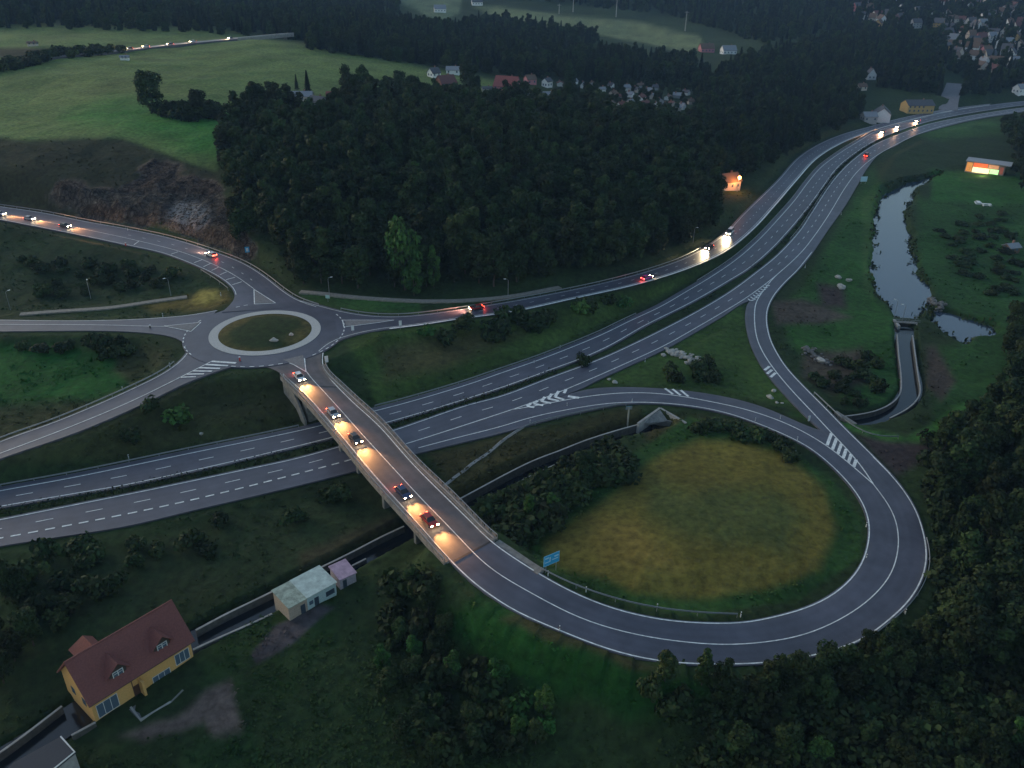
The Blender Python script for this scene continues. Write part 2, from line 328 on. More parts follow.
disc(Rring - .3, Rout, 7.01, 'roundabout_road', MT['asphalt'])
disc(Rin, Rring, 7.13, 'roundabout_apron_pavement', MT['cobble'])
th = np.linspace(0, 2 * math.pi, 60)
SHEETS.append((np.stack([RC[0] + .3 * np.cos(th), RC[1] + .3 * np.sin(th), th * 0 + 7.0], -1), np.stack([RC[0] + Rout * np.cos(th), RC[1] + Rout * np.sin(th), th * 0 + 7.0], -1)))
# road from the upper left
r1t = W([(-50, 198), (0, 206), (44, 212.5), (87.5, 221.3), (128, 228.5), (172, 238), (215.5, 251.5), (245, 263), (267.5, 277), (284, 290), (300, 300), (318, 306)], 'R1')
r1b = W([(-50, 213), (0, 220), (37.5, 227), (87.5, 237), (125, 245), (159, 252.3), (190.5, 263.8), (215.5, 275.5), (231, 287), (235, 297.5), (229, 306), (222, 312)], 'R1')
sheet('approach_road', r1t, r1b, MT['asphalt'], .0)
line(offset(r1t, -.8), .22); line(offset(r1b, .45)[:cutat(r1b, 234, 297)], .22)
line(W([(-50, 207), (0, 214.5), (50, 222.5), (100, 232.5), (128, 238.5), (178, 251), (209, 262.5), (234, 275), (254, 289)], 'R1'), .2)
for a, b in (((139, 241.3), (134, 245)), ((178, 252), (171, 254.5)), ((202, 260), (194, 263)), ((210.5, 263.7), (203.5, 267)), ((218.5, 267.5), (211.7, 270.7)), ((226.7, 272), (220, 275)), ((235, 277.5), (226, 280)), ((241.7, 282), (232.3, 285))): bar(a, b, .35, 'R1')
c_ = W([(128, 235), (172, 244.5), (205, 255), (232, 267), (256, 283)], 'R1'); dashes(c_, 1.5, 7, .18)
ISL = [([(254, 289.5), (275.5, 303.2), (254.5, 304.3)], 'R1')]
# left road
r2t = W([(-50, 318.5), (0, 319.5), (75, 320.3), (130, 319.2), (165, 317), (190, 314.8), (217, 310)], 'R2')
r2b = W([(-50, 331.5), (0, 331.3), (60, 330.7), (100, 330.6), (137.5, 332), (162.5, 334.5), (180, 339), (188, 347)], 'R2')
sheet('approach_road', r2t, r2b, MT['asphalt'], -.02); line(offset(r2t, -.5), .2)
line(W([(-50, 324.3), (0, 324.5), (100, 325), (150, 326.3), (164, 326.5)], 'R2'), .2)
# lower left road
r3t = W([(-50, 463), (0, 440.5), (50, 423), (100, 402.5), (131, 388.5), (162.5, 373), (180, 360), (187, 351), (190, 343)], 'R3')
r3b = W([(-50, 478), (0, 458.5), (75, 433), (137.5, 406.5), (162.5, 394.5), (187.5, 382), (212.5, 373), (232, 366), (248, 363.5)], 'R3')
sheet('approach_road', r3t, r3b, MT['asphalt'], -.01); line(offset(r3t, -.6), .2)
line(W([(-50, 472.5), (0, 453.5), (60, 431), (121, 406), (150, 392.5), (180, 377.5), (212.5, 361)], 'R3'), .25)
for k in range(6):
    t = k / 5; bar((181 + 31 * t, 377.5 - 16 * t), (196 + 40 * t, 376.8 - 13.6 * t), .85 - .3 * (1 - t), 'R3', .07)
# local road to the right
r0t = W([(300, 299.5), (321, 305), (337.5, 309.5), (365, 314.5), (394, 316), (418, 314.5), (456, 309.5), (512, 300.5), (560, 291.5), (600, 283), (644, 271.5), (685, 257), (720, 236), (744, 212), (776, 181), (797, 158), (817.5, 144.5), (842.5, 134), (870, 126.3), (892.5, 120), (925, 112.8), (958, 107.5), (990, 103.7)], 'R0')
r0b = W([(322, 352), (331, 344), (342.5, 339), (365, 333), (394, 328.3), (418, 325.5), (460, 319), (512, 312), (574.5, 298.5), (637, 284.5), (687, 269), (724.5, 252), (752, 230.5), (775, 205.5), (796, 181), (817.5, 158), (842, 143), (873, 130.5), (896, 124), (928, 115.8), (958, 109.7), (990, 105)], 'R0')
sheet('local_road', r0t, r0b, MT['asphalt'], .02)
line(offset(r0t, -1.), .2, .09); line(offset(r0b, 1.), .2, .09)
dashes(mid(r0t, r0b)[25:], 1.5, 6, .18, dz=.09)
line(offset(r0b, .1)[12:], .7, .1)   # pale verge kerb laid as paint-bright strip
ISL += [([(342.5, 320.3), (394, 320.3), (380, 322.5), (344, 327.3)], 'R0'), ([(281.5, 360), (304, 354.7), (306, 372), (294, 365)], 'B'), ([(164, 326.2), (201, 322.5), (191, 331.7)], 'R2')]
for pts_, k_ in ISL:
    zf = zR(k_); Vt = np.array([P(x, y, zf(x, y)) for x, y in pts_]); c0 = Vt.mean(0); d_ = Vt - c0; inn = c0 + d_ * .9; n_ = len(Vt)
    mb = MB(); mb.add(np.vstack([inn + [0, 0, .14], inn - [0, 0, .1]]), [tuple(range(n_)), tuple(range(n_, 2 * n_))[::-1]] + [(i_, (i_ + 1) % n_, (i_ + 1) % n_ + n_, i_ + n_) for i_ in range(n_)])
    tag(mb.build('traffic_island_pavement', MT['island']), kind='structure')
    for i_ in range(n_): line(resample(np.array([Vt[i_], (Vt[i_] + Vt[(i_ + 1) % n_]) / 2, Vt[(i_ + 1) % n_]]), 3), .28, .085)
# dashed ring round the roundabout, only at the mouths
for a0, a1 in ((-42, 40), (118, 139), (160, 205), (208, 232), (255, 300)):
    t = np.radians(np.arange(a0, a1, 3.0)); c = np.stack([RC[0] + (Rout - .3) * np.cos(t), RC[1] + (Rout - .3) * np.sin(t), t * 0 + 7], -1)
    if len(c) > 3: dashes(smooth(c, 0), 1.2, 2.4, .3, .3, dz=.1)
o = LINES.build('road_marking', MT['paint']); tag(o, kind='structure')

# footpaths
def path_sheet(name, pts, kind, w_, m): 
    c = W(pts, kind); return sheet(name, offset(c, w_ / 2), offset(c, -w_ / 2), m, .05)
path_sheet('footpath', [(300, 291.5), (320, 293), (345, 296), (390, 299.5), (430, 301), (470, 300), (512, 296), (560, 287)], 'P0', 2.2, MT['gravel'])
path_sheet('footpath', [(20, 314), (58, 311), (110, 307.5), (150, 301.5), (187, 296.5)], 5.7, 2.0, MT['gravel'])

# ---------------------------------------------------------------- terrain
stream_px = [(660, 429), (640, 432), (592, 446), (550, 463), (512, 480), (465, 505), (410, 534), (351, 563), (300, 588), (256, 610.5), (195, 641), (130, 681), (80, 713), (40, 739), (0, 764), (-60, 800)]
ZS = -3.3
stream = W(stream_px, ZS)
canal_px = [(904, 327), (905, 345), (908, 370), (911.5, 388), (905, 403), (888, 415), (866, 421), (845, 422)]
canal = W(canal_px, ZS + 1)
river_poly = [(941, 174), (925, 179), (900, 185), (885, 193), (876, 206), (873, 242), (872, 287), (876, 298), (889, 307), (896, 320), (913, 321), (927, 309), (931, 296), (930, 288), (918, 274), (912, 249), (907.5, 222), (907, 209), (915, 193), (926, 183), (940, 177)]
pond_poly = [(933, 311), (946, 313), (962, 318), (978, 322), (993, 327), (997, 334), (985, 339), (972, 341), (964, 347), (953, 340), (941, 331), (932, 322)]
ZW = -2.6
def polyw(px, z): return np.array([P(x, y, z)[:2] for x, y in px])
RIV = polyw(river_poly, ZW); PON = polyw(pond_poly, ZW)
def sdist(Q, poly):   # signed distance to polygon, negative inside
    Q = np.asarray(Q, float); d = np.full(len(Q), 1e9); ins = np.zeros(len(Q), bool); n = len(poly)
    for i in range(n):
        a = poly[i]; b = poly[(i + 1) % n]; e = b - a; wv = Q - a
        t = np.clip((wv @ e) / (e @ e + 1e-12), 0, 1); dd = wv - t[:, None] * e; d = np.minimum(d, (dd ** 2).sum(1))
        c = ((a[1] > Q[:, 1]) != (b[1] > Q[:, 1])); 
        xi = (b[0] - a[0]) * (Q[:, 1] - a[1]) / ((b[1] - a[1]) if abs(b[1] - a[1]) > 1e-9 else 1e-9) + a[0]
        ins ^= c & (Q[:, 0] < xi)
    return np.where(ins, -1, 1) * np.sqrt(d)
CP = [(100, 760, -3), (300, 760, -3), (500, 760, -4), (700, 760, -4), (900, 760, -3), (1020, 760, -1), (100, 650, -2), (250, 680, -2), (350, 640, -2.3), (450, 640, -2.5), (600, 710, -2.5), (800, 720, -2.5), (30, 600, -1.5), (150, 560, -1.5), (280, 530, -1.5), (960, 600, -1), (1020, 450, 1), (1010, 380, 0),
      (690, 500, 1.9), (600, 540, 1.6), (780, 560, 1.2), (640, 585, 2.2), (560, 500, -1.2), (820, 520, .3), (760, 470, .8), (450, 470, -1), (560, 440, -1.5), (620, 420, -1.2), (700, 360, -.6), (650, 375, -.6), (740, 380, -.6), (430, 360, 2.6), (560, 322, 2.4), (520, 340, 1.2),
      (50, 370, 3.2), (110, 350, 5), (60, 280, 4.4), (140, 275, 5), (200, 300, 6), (200, 420, 2.4), (60, 465, 1.2), (850, 250, -1), (840, 320, -1), (800, 340, -1), (850, 390, -1.4), (960, 250, -1.4), (1010, 300, -1), (950, 380, -1.7), (1010, 200, 0), (930, 150, -.5), (1000, 140, 0),
      (100, 182, 17), (160, 160, 22), (220, 170, 20), (50, 170, 20), (0, 176, 19), (100, 140, 26), (0, 130, 27), (200, 140, 26), (100, 100, 31), (0, 60, 36), (200, 80, 33), (130, 50, 37), (300, 65, 33), (400, 78, 26), (250, 42, 37), (0, 30, 40),
      (300, 275, 8), (400, 285, 7), (500, 280, 7), (600, 262, 7), (680, 235, 5.5), (300, 230, 15), (450, 235, 13), (600, 215, 11), (700, 195, 7), (250, 190, 19), (350, 165, 23), (500, 165, 20), (620, 155, 15), (720, 150, 7), (400, 125, 24), (550, 125, 19),
      (330, 98, 25), (430, 90, 21), (510, 95, 17), (650, 103, 11), (740, 192, 3), (800, 135, 3), (850, 122, 2), (900, 112, 2), (620, 60, 12), (500, 50, 18), (450, 35, 25), (870, 60, 14), (960, 60, 12), (1020, 80, 5), (900, 25, 24)]
CPW = [tuple(P(*c)) for c in CP] + [(-900, 700, 50), (-700, 300, 20), (-300, 100, 0), (-100, 20, -4), (100, 20, -4), (300, 100, 0), (500, 300, 3), (900, 600, 15), (-900, 1300, 70), (-300, 1100, 34), (150, 1050, 10), (150, 850, 9), (700, 1300, 40), (1500, 1500, 90), (300, 1600, 60), (-300, 1700, 80), (-1500, 2500, 170), (0, 2600, 175), (1500, 2600, 170), (0, 5200, 260), (-4000, 3000, 260), (4000, 3000, 260), (-3000, 0, 30), (3000, 0, 30), (0, -500, 0)]
CPW = np.array(CPW)
D = np.linalg.norm(CPW[:, None, :2] - CPW[None, :, :2], axis=2)
mu = CPW[:, 2].mean(); wts = np.linalg.solve(D - np.eye(len(D)) * 2.0, CPW[:, 2] - mu)
def sstep(t): t = np.clip(t, 0, 1); return t * t * (3 - 2 * t)
rock_px = np.array([(45, 197), (58, 188), (90, 190), (122, 186), (135, 170), (150, 160), (175, 164), (212, 175), (216, 190), (228, 205), (240, 222), (262, 255), (252, 266), (212, 243), (130, 224), (60, 214)], float)
def base_h(Q):
    z = np.full(len(Q), mu)
    for i in range(len(CPW)): z += wts[i] * np.hypot(Q[:, 0] - CPW[i, 0], Q[:, 1] - CPW[i, 1])
    r = np.hypot(Q[:, 0], Q[:, 1])
    return z + fbm(Q[:, 0], Q[:, 1], 45, 4, 3) * np.clip(r / 300, .5, 3) * 1.2 + fbm(Q[:, 0], Q[:, 1], 5, 3, 9) * .45
# per sheet: centre line + half width samples
CS = []
for L, Rr in SHEETS:
    n = len(L); idx = np.arange(0, n, 2)
    c = (L[idx] + Rr[idx]) / 2; hw = np.linalg.norm(L[idx, :2] - Rr[idx, :2], axis=1) / 2
    CS.append((c, hw))
def terrain_h(Q):
    Q = np.asarray(Q, float); zb = base_h(Q); num = np.zeros(len(Q)); den = np.zeros(len(Q)); free = np.ones(len(Q))
    for (c, hw) in CS:
        if abs(np.linalg.norm(c[0, :2] - c[-1, :2])) < 1 or True:
            lo = c[:, :2].min(0) - 45 - hw.max(); hi = c[:, :2].max(0) + 45 + hw.max()
            m = np.where(((Q >= lo) & (Q <= hi)).all(1))[0]
        for s in range(0, len(m), 20000):
            mm = m[s:s + 20000]; q = Q[mm]
            d = np.sqrt((q[:, None, 0] - c[None, :, 0]) ** 2 + (q[:, None, 1] - c[None, :, 1]) ** 2) - hw[None, :]
            j = d.argmin(1); dd = d[np.arange(len(mm)), j]
            zz = c[j, 2] - .35
            wd = 5 + np.abs(zz - zb[mm]) * 1.9
            tt = (dd - 1.2) / wd; inf = 1 - sstep(tt)
            w_ = inf / (np.maximum(dd - .6, 0) + .03) ** 2
            num[mm] += w_ * zz; den[mm] += w_; free[mm] *= (1 - inf)
    w0 = free / 4.0 + 1e-9
    z = (num + w0 * zb) / (den + w0)
    # stream, canal, river, pond
    for c, zc, hw in ((stream, ZS - 1.2, 2.3), (canal, ZS, 2.2)):
        lo = c[:, :2].min(0) - 12; hi = c[:, :2].max(0) + 12; mm = np.where(((Q >= lo) & (Q <= hi)).all(1))[0]
        if len(mm):
            dd = np.full(len(mm), 1e9)
            for k in range(0, len(c)): dd = np.minimum(dd, np.hypot(Q[mm, 0] - c[k, 0], Q[mm, 1] - c[k, 1]))
            t = sstep((dd - hw) / 1.6); z[mm] = np.minimum(z[mm], z[mm] * t + zc * (1 - t))
    for poly in (RIV, PON):
        lo = poly.min(0) - 15; hi = poly.max(0) + 15; mm = np.where(((Q >= lo) & (Q <= hi)).all(1))[0]
        if len(mm):
            sdv = sdist(Q[mm], poly) + fbm(Q[mm, 0], Q[mm, 1], 9, 4, 5) * 2.3
            t = sstep((sdv + 1.5) / 3.0); z[mm] = z[mm] * t + (ZW - 1.6) * (1 - t)
    # roundabout island bulges gently
    rr = np.hypot(Q[:, 0] - RC[0], Q[:, 1] - RC[1]); mm = rr < Rin + .2
    z[mm] = 7.05 + 1.1 * (1 - (rr[mm] / (Rin + .2)) ** 2)
    return z
NA, NR = 640, 760
ang = np.radians(np.linspace(-52, 52, NA)); rad = 55 * (6500 / 55) ** (np.linspace(0, 1, NR) ** 1.0)
rad = np.unique(np.r_[np.geomspace(45, 700, 600), np.geomspace(700, 6500, 130)])
NR = len(rad)
A_, Rd = np.meshgrid(ang, rad, indexing='ij')
Q = np.stack([(Rd * np.sin(A_)).ravel(), (Rd * np.cos(A_)).ravel()], -1)
Z = terrain_h(Q)
PX = pix(np.c_[Q, Z])
# rock face gets a craggy surface
rk = sdist(PX + np.stack([fbm(Q[:, 0], Q[:, 1], 12, 3, 1), fbm(Q[:, 0], Q[:, 1], 12, 3, 2)], -1) * 14, rock_px)
rockm = 1 - sstep((rk + 3) / 6)
ridge = np.abs(fbm(Q[:, 0], Q[:, 1], 9, 4, 11)) * 6 + np.floor(fbm(Q[:, 0], Q[:, 1], 14, 3, 12) * 5) * .7
tier = (1 - sstep(np.abs(PX[:, 1] - 190) / 4)) * (PX[:, 0] > 115) * (PX[:, 0] < 215)
Z = Z + rockm * (ridge * .5 - .6) - rockm * tier * 1.2
ZG = Z.reshape(NA, NR)
lr = np.arange(NR)
def T(x, y):
    a = math.atan2(x, y); r = math.hypot(x, y)
    fa = (a - ang[0]) / (ang[1] - ang[0]); fr = float(np.interp(r, rad, lr))
    i = min(max(int(fa), 0), NA - 2); j = min(max(int(fr), 0), NR - 2); fa = min(max(fa - i, 0), 1); fr = min(max(fr - j, 0), 1)
    return float((ZG[i, j] * (1 - fa) + ZG[i + 1, j] * fa) * (1 - fr) + (ZG[i, j + 1] * (1 - fa) + ZG[i + 1, j + 1] * fa) * fr)
def G(px, py):          # the point of the ground seen at a pixel
    d = ray(px, py); d = d / np.linalg.norm(d); t = 60.0; st = 4.0
    while t < 7000:
        p = np.array([0, 0, H]) + d * t
        if p[2] < T(p[0], p[1]):
            lo, hi = t - st, t
            for _ in range(14):
                m_ = (lo + hi) / 2; p = np.array([0, 0, H]) + d * m_
                if p[2] < T(p[0], p[1]): hi = m_
                else: lo = m_
            return np.array([p[0], p[1], T(p[0], p[1])])
        st = max(2.0, t * .01); t += st
    return None
# colour of the ground cover
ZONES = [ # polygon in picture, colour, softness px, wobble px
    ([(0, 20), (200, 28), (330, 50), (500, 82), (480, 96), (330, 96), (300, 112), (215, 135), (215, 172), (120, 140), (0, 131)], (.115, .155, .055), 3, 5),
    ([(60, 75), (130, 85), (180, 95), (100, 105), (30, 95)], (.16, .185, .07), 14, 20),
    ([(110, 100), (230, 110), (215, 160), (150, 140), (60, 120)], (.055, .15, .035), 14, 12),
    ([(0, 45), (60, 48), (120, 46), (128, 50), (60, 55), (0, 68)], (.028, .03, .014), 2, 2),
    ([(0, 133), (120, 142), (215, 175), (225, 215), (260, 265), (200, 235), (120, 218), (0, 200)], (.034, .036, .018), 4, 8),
    ([(0, 340), (100, 345), (135, 380), (100, 395), (0, 435)], (.02, .075, .017), 6, 8),
    ([(120, 350), (170, 350), (170, 360), (130, 385), (110, 370)], (.035, .04, .017), 6, 6),
    ([(0, 225), (100, 245), (190, 270), (205, 290), (150, 298), (50, 310), (0, 312)], (.024, .040, .016), 5, 8),
    ([(140, 306), (190, 296), (225, 290), (230, 300), (210, 311), (150, 313)], (.11, .085, .03), 5, 5),
    ([(200, 291), (216, 290), (220, 299), (205, 304), (190, 303)], (.30, .24, .08), 4, 3),
    ([(0, 465), (190, 385), (300, 370), (320, 425), (150, 455), (0, 485)], (.042, .048, .02), 5, 10),
    ([(345, 335), (500, 318), (640, 292), (720, 262), (640, 310), (520, 360), (380, 408)], (.055, .085, .026), 5, 6),
    ([(380, 350), (470, 330), (520, 335), (440, 372), (390, 380)], (.07, .068, .03), 10, 12),
    ([(560, 405), (740, 300), (755, 350), (800, 410), (700, 390), (590, 385)], (.05, .085, .025), 5, 5),
    ([(430, 455), (530, 428), (640, 408), (640, 425), (520, 470), (460, 500)], (.056, .052, .023), 6, 8),
    ([(640, 420), (700, 415), (760, 430), (700, 432), (650, 445)], (.055, .05, .022), 5, 5),
    ([(690, 416), (760, 432), (830, 480), (862, 520), (860, 555), (800, 600), (700, 616), (600, 598), (540, 560), (520, 530)], (.032, .07, .02), 4, 4),
    ([(700, 438), (745, 442), (790, 460), (822, 490), (834, 530), (818, 572), (765, 592), (700, 598), (640, 592), (580, 575), (545, 556), (545, 540), (590, 510), (620, 490), (650, 462)], (.132, .112, .034), 7, 7),
    ([(660, 480), (760, 490), (800, 520), (780, 560), (700, 540), (650, 510)], (.08, .088, .03), 14, 18),
    ([(560, 535), (640, 520), (680, 560), (600, 570)], (.17, .125, .04), 14, 16),
    ([(800, 290), (870, 170), (885, 200), (870, 300), (895, 320), (900, 400), (850, 410), (790, 350), (775, 310)], (.034, .082, .022), 6, 10),
    ([(860, 200), (880, 190), (872, 300), (862, 290)], (.055, .10, .03), 3, 4),
    ([(915, 200), (1024, 190), (1024, 400), (930, 420), (925, 345), (1000, 330), (940, 300), (915, 260)], (.028, .066, .019), 6, 10),
    ([(930, 170), (985, 172), (1024, 178), (1024, 215), (930, 200)], (.036, .10, .024), 4, 5),
    ([(770, 302), (800, 300), (850, 318), (820, 326), (775, 325)], (.085, .07, .055), 4, 5),
    ([(815, 285), (842, 290), (845, 310), (820, 310)], (.06, .045, .04), 5, 6),
    ([(800, 355), (860, 350), (870, 385), (830, 395), (800, 380)], (.07, .058, .042), 6, 8),
    ([(845, 425), (900, 436), (940, 425), (930, 450), (895, 475), (860, 440)], (.05, .04, .038), 5, 6),
    ([(925, 345), (935, 345), (955, 380), (940, 400), (925, 385)], (.06, .048, .038), 5, 4),
    ([(790, 415), (850, 425), (905, 436), (940, 415), (970, 400), (960, 420), (930, 440), (890, 441), (840, 430)], (.05, .125, .03), 4, 5),
    ([(480, 600), (640, 665), (720, 690), (640, 720), (500, 680), (440, 620)], (.018, .058, .014), 14, 16),
    ([(500, 620), (640, 670), (660, 668), (520, 612)], (.06, .055, .025), 6, 6),
    ([(195, 645), (330, 595), (340, 640), (280, 700), (200, 690)], (.024, .045, .015), 10, 10),
    ([(275, 625), (320, 605), (335, 608), (290, 645), (255, 665), (250, 655)], (.075, .065, .065), 3, 5),
    ([(120, 736), (150, 722), (180, 708), (205, 692), (226, 684), (230, 706), (238, 735), (246, 790), (226, 790), (214, 745), (200, 722), (172, 726), (140, 742)], (.13, .10, .085), 6, 14),
    ([(30, 575), (300, 500), (400, 520), (300, 570), (190, 620), (60, 620)], (.028, .04, .017), 10, 12),
    ([(300, 555), (395, 515), (402, 524), (300, 572)], (.055, .048, .026), 6, 6),
    ([(180, 745), (250, 730), (330, 768), (180, 768)], (.02, .04, .014), 10, 8),
    ([(300, 293), (420, 302), (420, 314), (360, 312), (310, 302)], (.04, .085, .026), 3, 2),
    ([(470, 5), (560, 14), (640, 22), (700, 36), (705, 48), (690, 52), (640, 42), (580, 30), (500, 20)], (.15, .17, .085), 2, 3),
    ([(385, -4), (462, -2), (458, 14), (440, 22), (425, 16), (415, 8)], (.13, .16, .09), 2, 3),
    ([(845, 15), (900, 12), (915, 22), (870, 28)], (.07, .09, .045), 3, 3),
    ([(890, 128), (1000, 118), (1000, 132), (930, 140)], (.045, .09, .03), 6, 6),
]
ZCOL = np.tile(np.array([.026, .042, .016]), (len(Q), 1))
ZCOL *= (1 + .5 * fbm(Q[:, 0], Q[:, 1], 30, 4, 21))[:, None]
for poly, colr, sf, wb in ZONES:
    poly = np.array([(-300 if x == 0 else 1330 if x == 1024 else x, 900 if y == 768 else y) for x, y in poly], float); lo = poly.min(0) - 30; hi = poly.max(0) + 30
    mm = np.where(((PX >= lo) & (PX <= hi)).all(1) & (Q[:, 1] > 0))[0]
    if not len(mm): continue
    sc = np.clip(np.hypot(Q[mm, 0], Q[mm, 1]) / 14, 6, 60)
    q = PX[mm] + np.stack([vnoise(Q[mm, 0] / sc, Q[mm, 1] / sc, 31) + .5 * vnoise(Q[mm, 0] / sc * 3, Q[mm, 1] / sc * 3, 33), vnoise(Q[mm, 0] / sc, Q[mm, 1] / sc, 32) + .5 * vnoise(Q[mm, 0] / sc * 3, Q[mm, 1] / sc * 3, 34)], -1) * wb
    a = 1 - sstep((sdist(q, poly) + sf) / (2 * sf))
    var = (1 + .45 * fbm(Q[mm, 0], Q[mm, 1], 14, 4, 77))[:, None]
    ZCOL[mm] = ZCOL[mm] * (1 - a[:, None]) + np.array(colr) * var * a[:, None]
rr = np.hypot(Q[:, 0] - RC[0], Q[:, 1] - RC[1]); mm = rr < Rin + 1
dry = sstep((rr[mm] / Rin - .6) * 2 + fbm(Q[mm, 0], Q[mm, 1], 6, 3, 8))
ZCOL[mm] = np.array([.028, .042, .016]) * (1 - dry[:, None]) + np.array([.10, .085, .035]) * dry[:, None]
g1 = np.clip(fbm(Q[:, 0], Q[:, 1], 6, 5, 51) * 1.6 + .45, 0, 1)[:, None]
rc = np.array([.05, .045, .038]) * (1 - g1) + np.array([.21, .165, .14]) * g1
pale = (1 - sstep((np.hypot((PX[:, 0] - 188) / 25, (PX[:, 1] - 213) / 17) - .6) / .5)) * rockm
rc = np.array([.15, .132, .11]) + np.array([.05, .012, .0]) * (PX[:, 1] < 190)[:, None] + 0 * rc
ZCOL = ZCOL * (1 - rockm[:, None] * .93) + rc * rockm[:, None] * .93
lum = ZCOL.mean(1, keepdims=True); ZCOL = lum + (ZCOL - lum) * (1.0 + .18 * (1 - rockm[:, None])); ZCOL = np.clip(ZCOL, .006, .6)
me = bpy.data.meshes.new('terrain')
I, J = np.meshgrid(np.arange(NA - 1), np.arange(NR - 1), indexing='ij'); v0 = (I * NR + J).ravel()
FQ = np.stack([v0, v0 + 1, v0 + NR + 1, v0 + NR], -1)
nf = len(FQ); me.vertices.add(len(Q)); me.vertices.foreach_set('co', np.c_[Q, Z].astype(np.float32).ravel())
me.loops.add(nf * 4); me.loops.foreach_set('vertex_index', FQ.astype(np.int32).ravel())
me.polygons.add(nf); me.polygons.foreach_set('loop_start', np.arange(0, nf * 4, 4, dtype=np.int32)); me.polygons.foreach_set('use_smooth', np.ones(nf, bool))
me.update(calc_edges=True)
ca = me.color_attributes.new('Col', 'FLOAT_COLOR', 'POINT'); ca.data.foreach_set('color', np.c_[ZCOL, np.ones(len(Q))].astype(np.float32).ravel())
ra = me.color_attributes.new('Rock', 'FLOAT_COLOR', 'POINT'); ra.data.foreach_set('color', np.c_[rockm, pale, rockm * 0, np.ones(len(Q))].astype(np.float32).ravel())
t_ = MT['terrain'].node_tree; tn = t_.nodes; tl_ = t_.links; pb = tn['Principled BSDF']
at = tn.new('ShaderNodeAttribute'); at.attribute_name = 'Rock'; sp = tn.new('ShaderNodeSeparateColor'); tl_.new(at.outputs['Color'], sp.inputs[0])
tc_ = tn.new('ShaderNodeTexCoord'); mp = tn.new('ShaderNodeMapping'); mp.inputs['Scale'].default_value = (1, 1, .55); tl_.new(tc_.outputs['Object'], mp.inputs[0])
nz_ = tn.new('ShaderNodeTexNoise'); nz_.inputs['Scale'].default_value = .45; nz_.inputs['Detail'].default_value = 10; nz_.inputs['Roughness'].default_value = .75; nz_.inputs['Distortion'].default_value = .6; tl_.new(mp.outputs[0], nz_.inputs['Vector'])
vo = tn.new('ShaderNodeTexVoronoi'); vo.feature = 'DISTANCE_TO_EDGE'; vo.inputs['Scale'].default_value = .45; tl_.new(mp.outputs[0], vo.inputs['Vector'])
ck = tn.new('ShaderNodeMapRange'); ck.inputs[1].default_value = 0; ck.inputs[2].default_value = .12; ck.inputs[3].default_value = .35; ck.inputs[4].default_value = 1; tl_.new(vo.outputs[0], ck.inputs[0])
rm = tn.new('ShaderNodeMapRange'); rm.inputs[1].default_value = .38; rm.inputs[2].default_value = .64; rm.inputs[3].default_value = .25; rm.inputs[4].default_value = 1.9; tl_.new(nz_.outputs[0], rm.inputs[0])
m1_ = tn.new('ShaderNodeMath'); m1_.operation = 'MULTIPLY'; tl_.new(ck.outputs[0], m1_.inputs[0]); tl_.new(rm.outputs[0], m1_.inputs[1])
mixf = tn.new('ShaderNodeMix'); mixf.data_type = 'FLOAT'; tl_.new(sp.outputs[0], mixf.inputs[0]); mixf.inputs[2].default_value = 1; tl_.new(m1_.outputs[0], mixf.inputs[3])
src_ = pb.inputs['Base Color'].links[0].from_socket; vm = tn.new('ShaderNodeVectorMath'); vm.operation = 'MULTIPLY'; tl_.new(src_, vm.inputs[0]); tl_.new(mixf.outputs[0], vm.inputs[1])
n2 = tn.new('ShaderNodeTexNoise'); n2.inputs['Scale'].default_value = .8; n2.inputs['Detail'].default_value = 6; n2.inputs['Roughness'].default_value = .7; tl_.new(tc_.outputs['Object'], n2.inputs['Vector'])
pm2 = tn.new('ShaderNodeMapRange'); pm2.inputs[1].default_value = .46; pm2.inputs[2].default_value = .52; tl_.new(n2.outputs[0], pm2.inputs[0]); pm3 = tn.new('ShaderNodeMath'); pm3.operation = 'MULTIPLY'; tl_.new(pm2.outputs[0], pm3.inputs[0]); tl_.new(sp.outputs[1], pm3.inputs[1])
mc = tn.new('ShaderNodeMix'); mc.data_type = 'RGBA'; tl_.new(pm3.outputs[0], mc.inputs[0]); tl_.new(vm.outputs[0], mc.inputs[6]); mc.inputs[7].default_value = (.46, .46, .48, 1); tl_.new(mc.outputs[2], pb.inputs['Base Color'])
b0 = [n_ for n_ in tn if n_.bl_idname == 'ShaderNodeBump'][0]; b2 = tn.new('ShaderNodeBump'); b2.inputs['Distance'].default_value = 2.2; tl_.new(sp.outputs[0], b2.inputs['Strength']); tl_.new(m1_.outputs[0], b2.inputs['Height']); tl_.new(b0.outputs[0], b2.inputs['Normal']); tl_.new(b2.outputs[0], pb.inputs['Normal'])
me.materials.append(MT['terrain'])
o = bpy.data.objects.new('terrain', me); COL.objects.link(o); tag(o, kind='structure')
# water
def flat(name, poly, z, m):
    V = [(p[0], p[1], z) for p in poly]; o = mesh_obj(name, V, [tuple(range(len(V)))], m); return tag(o, kind='structure')
def grow(poly, d):
    c = poly.mean(0); v = poly - c; return c + v * (1 + d / (np.linalg.norm(v, axis=1)[:, None] + 1e-6))
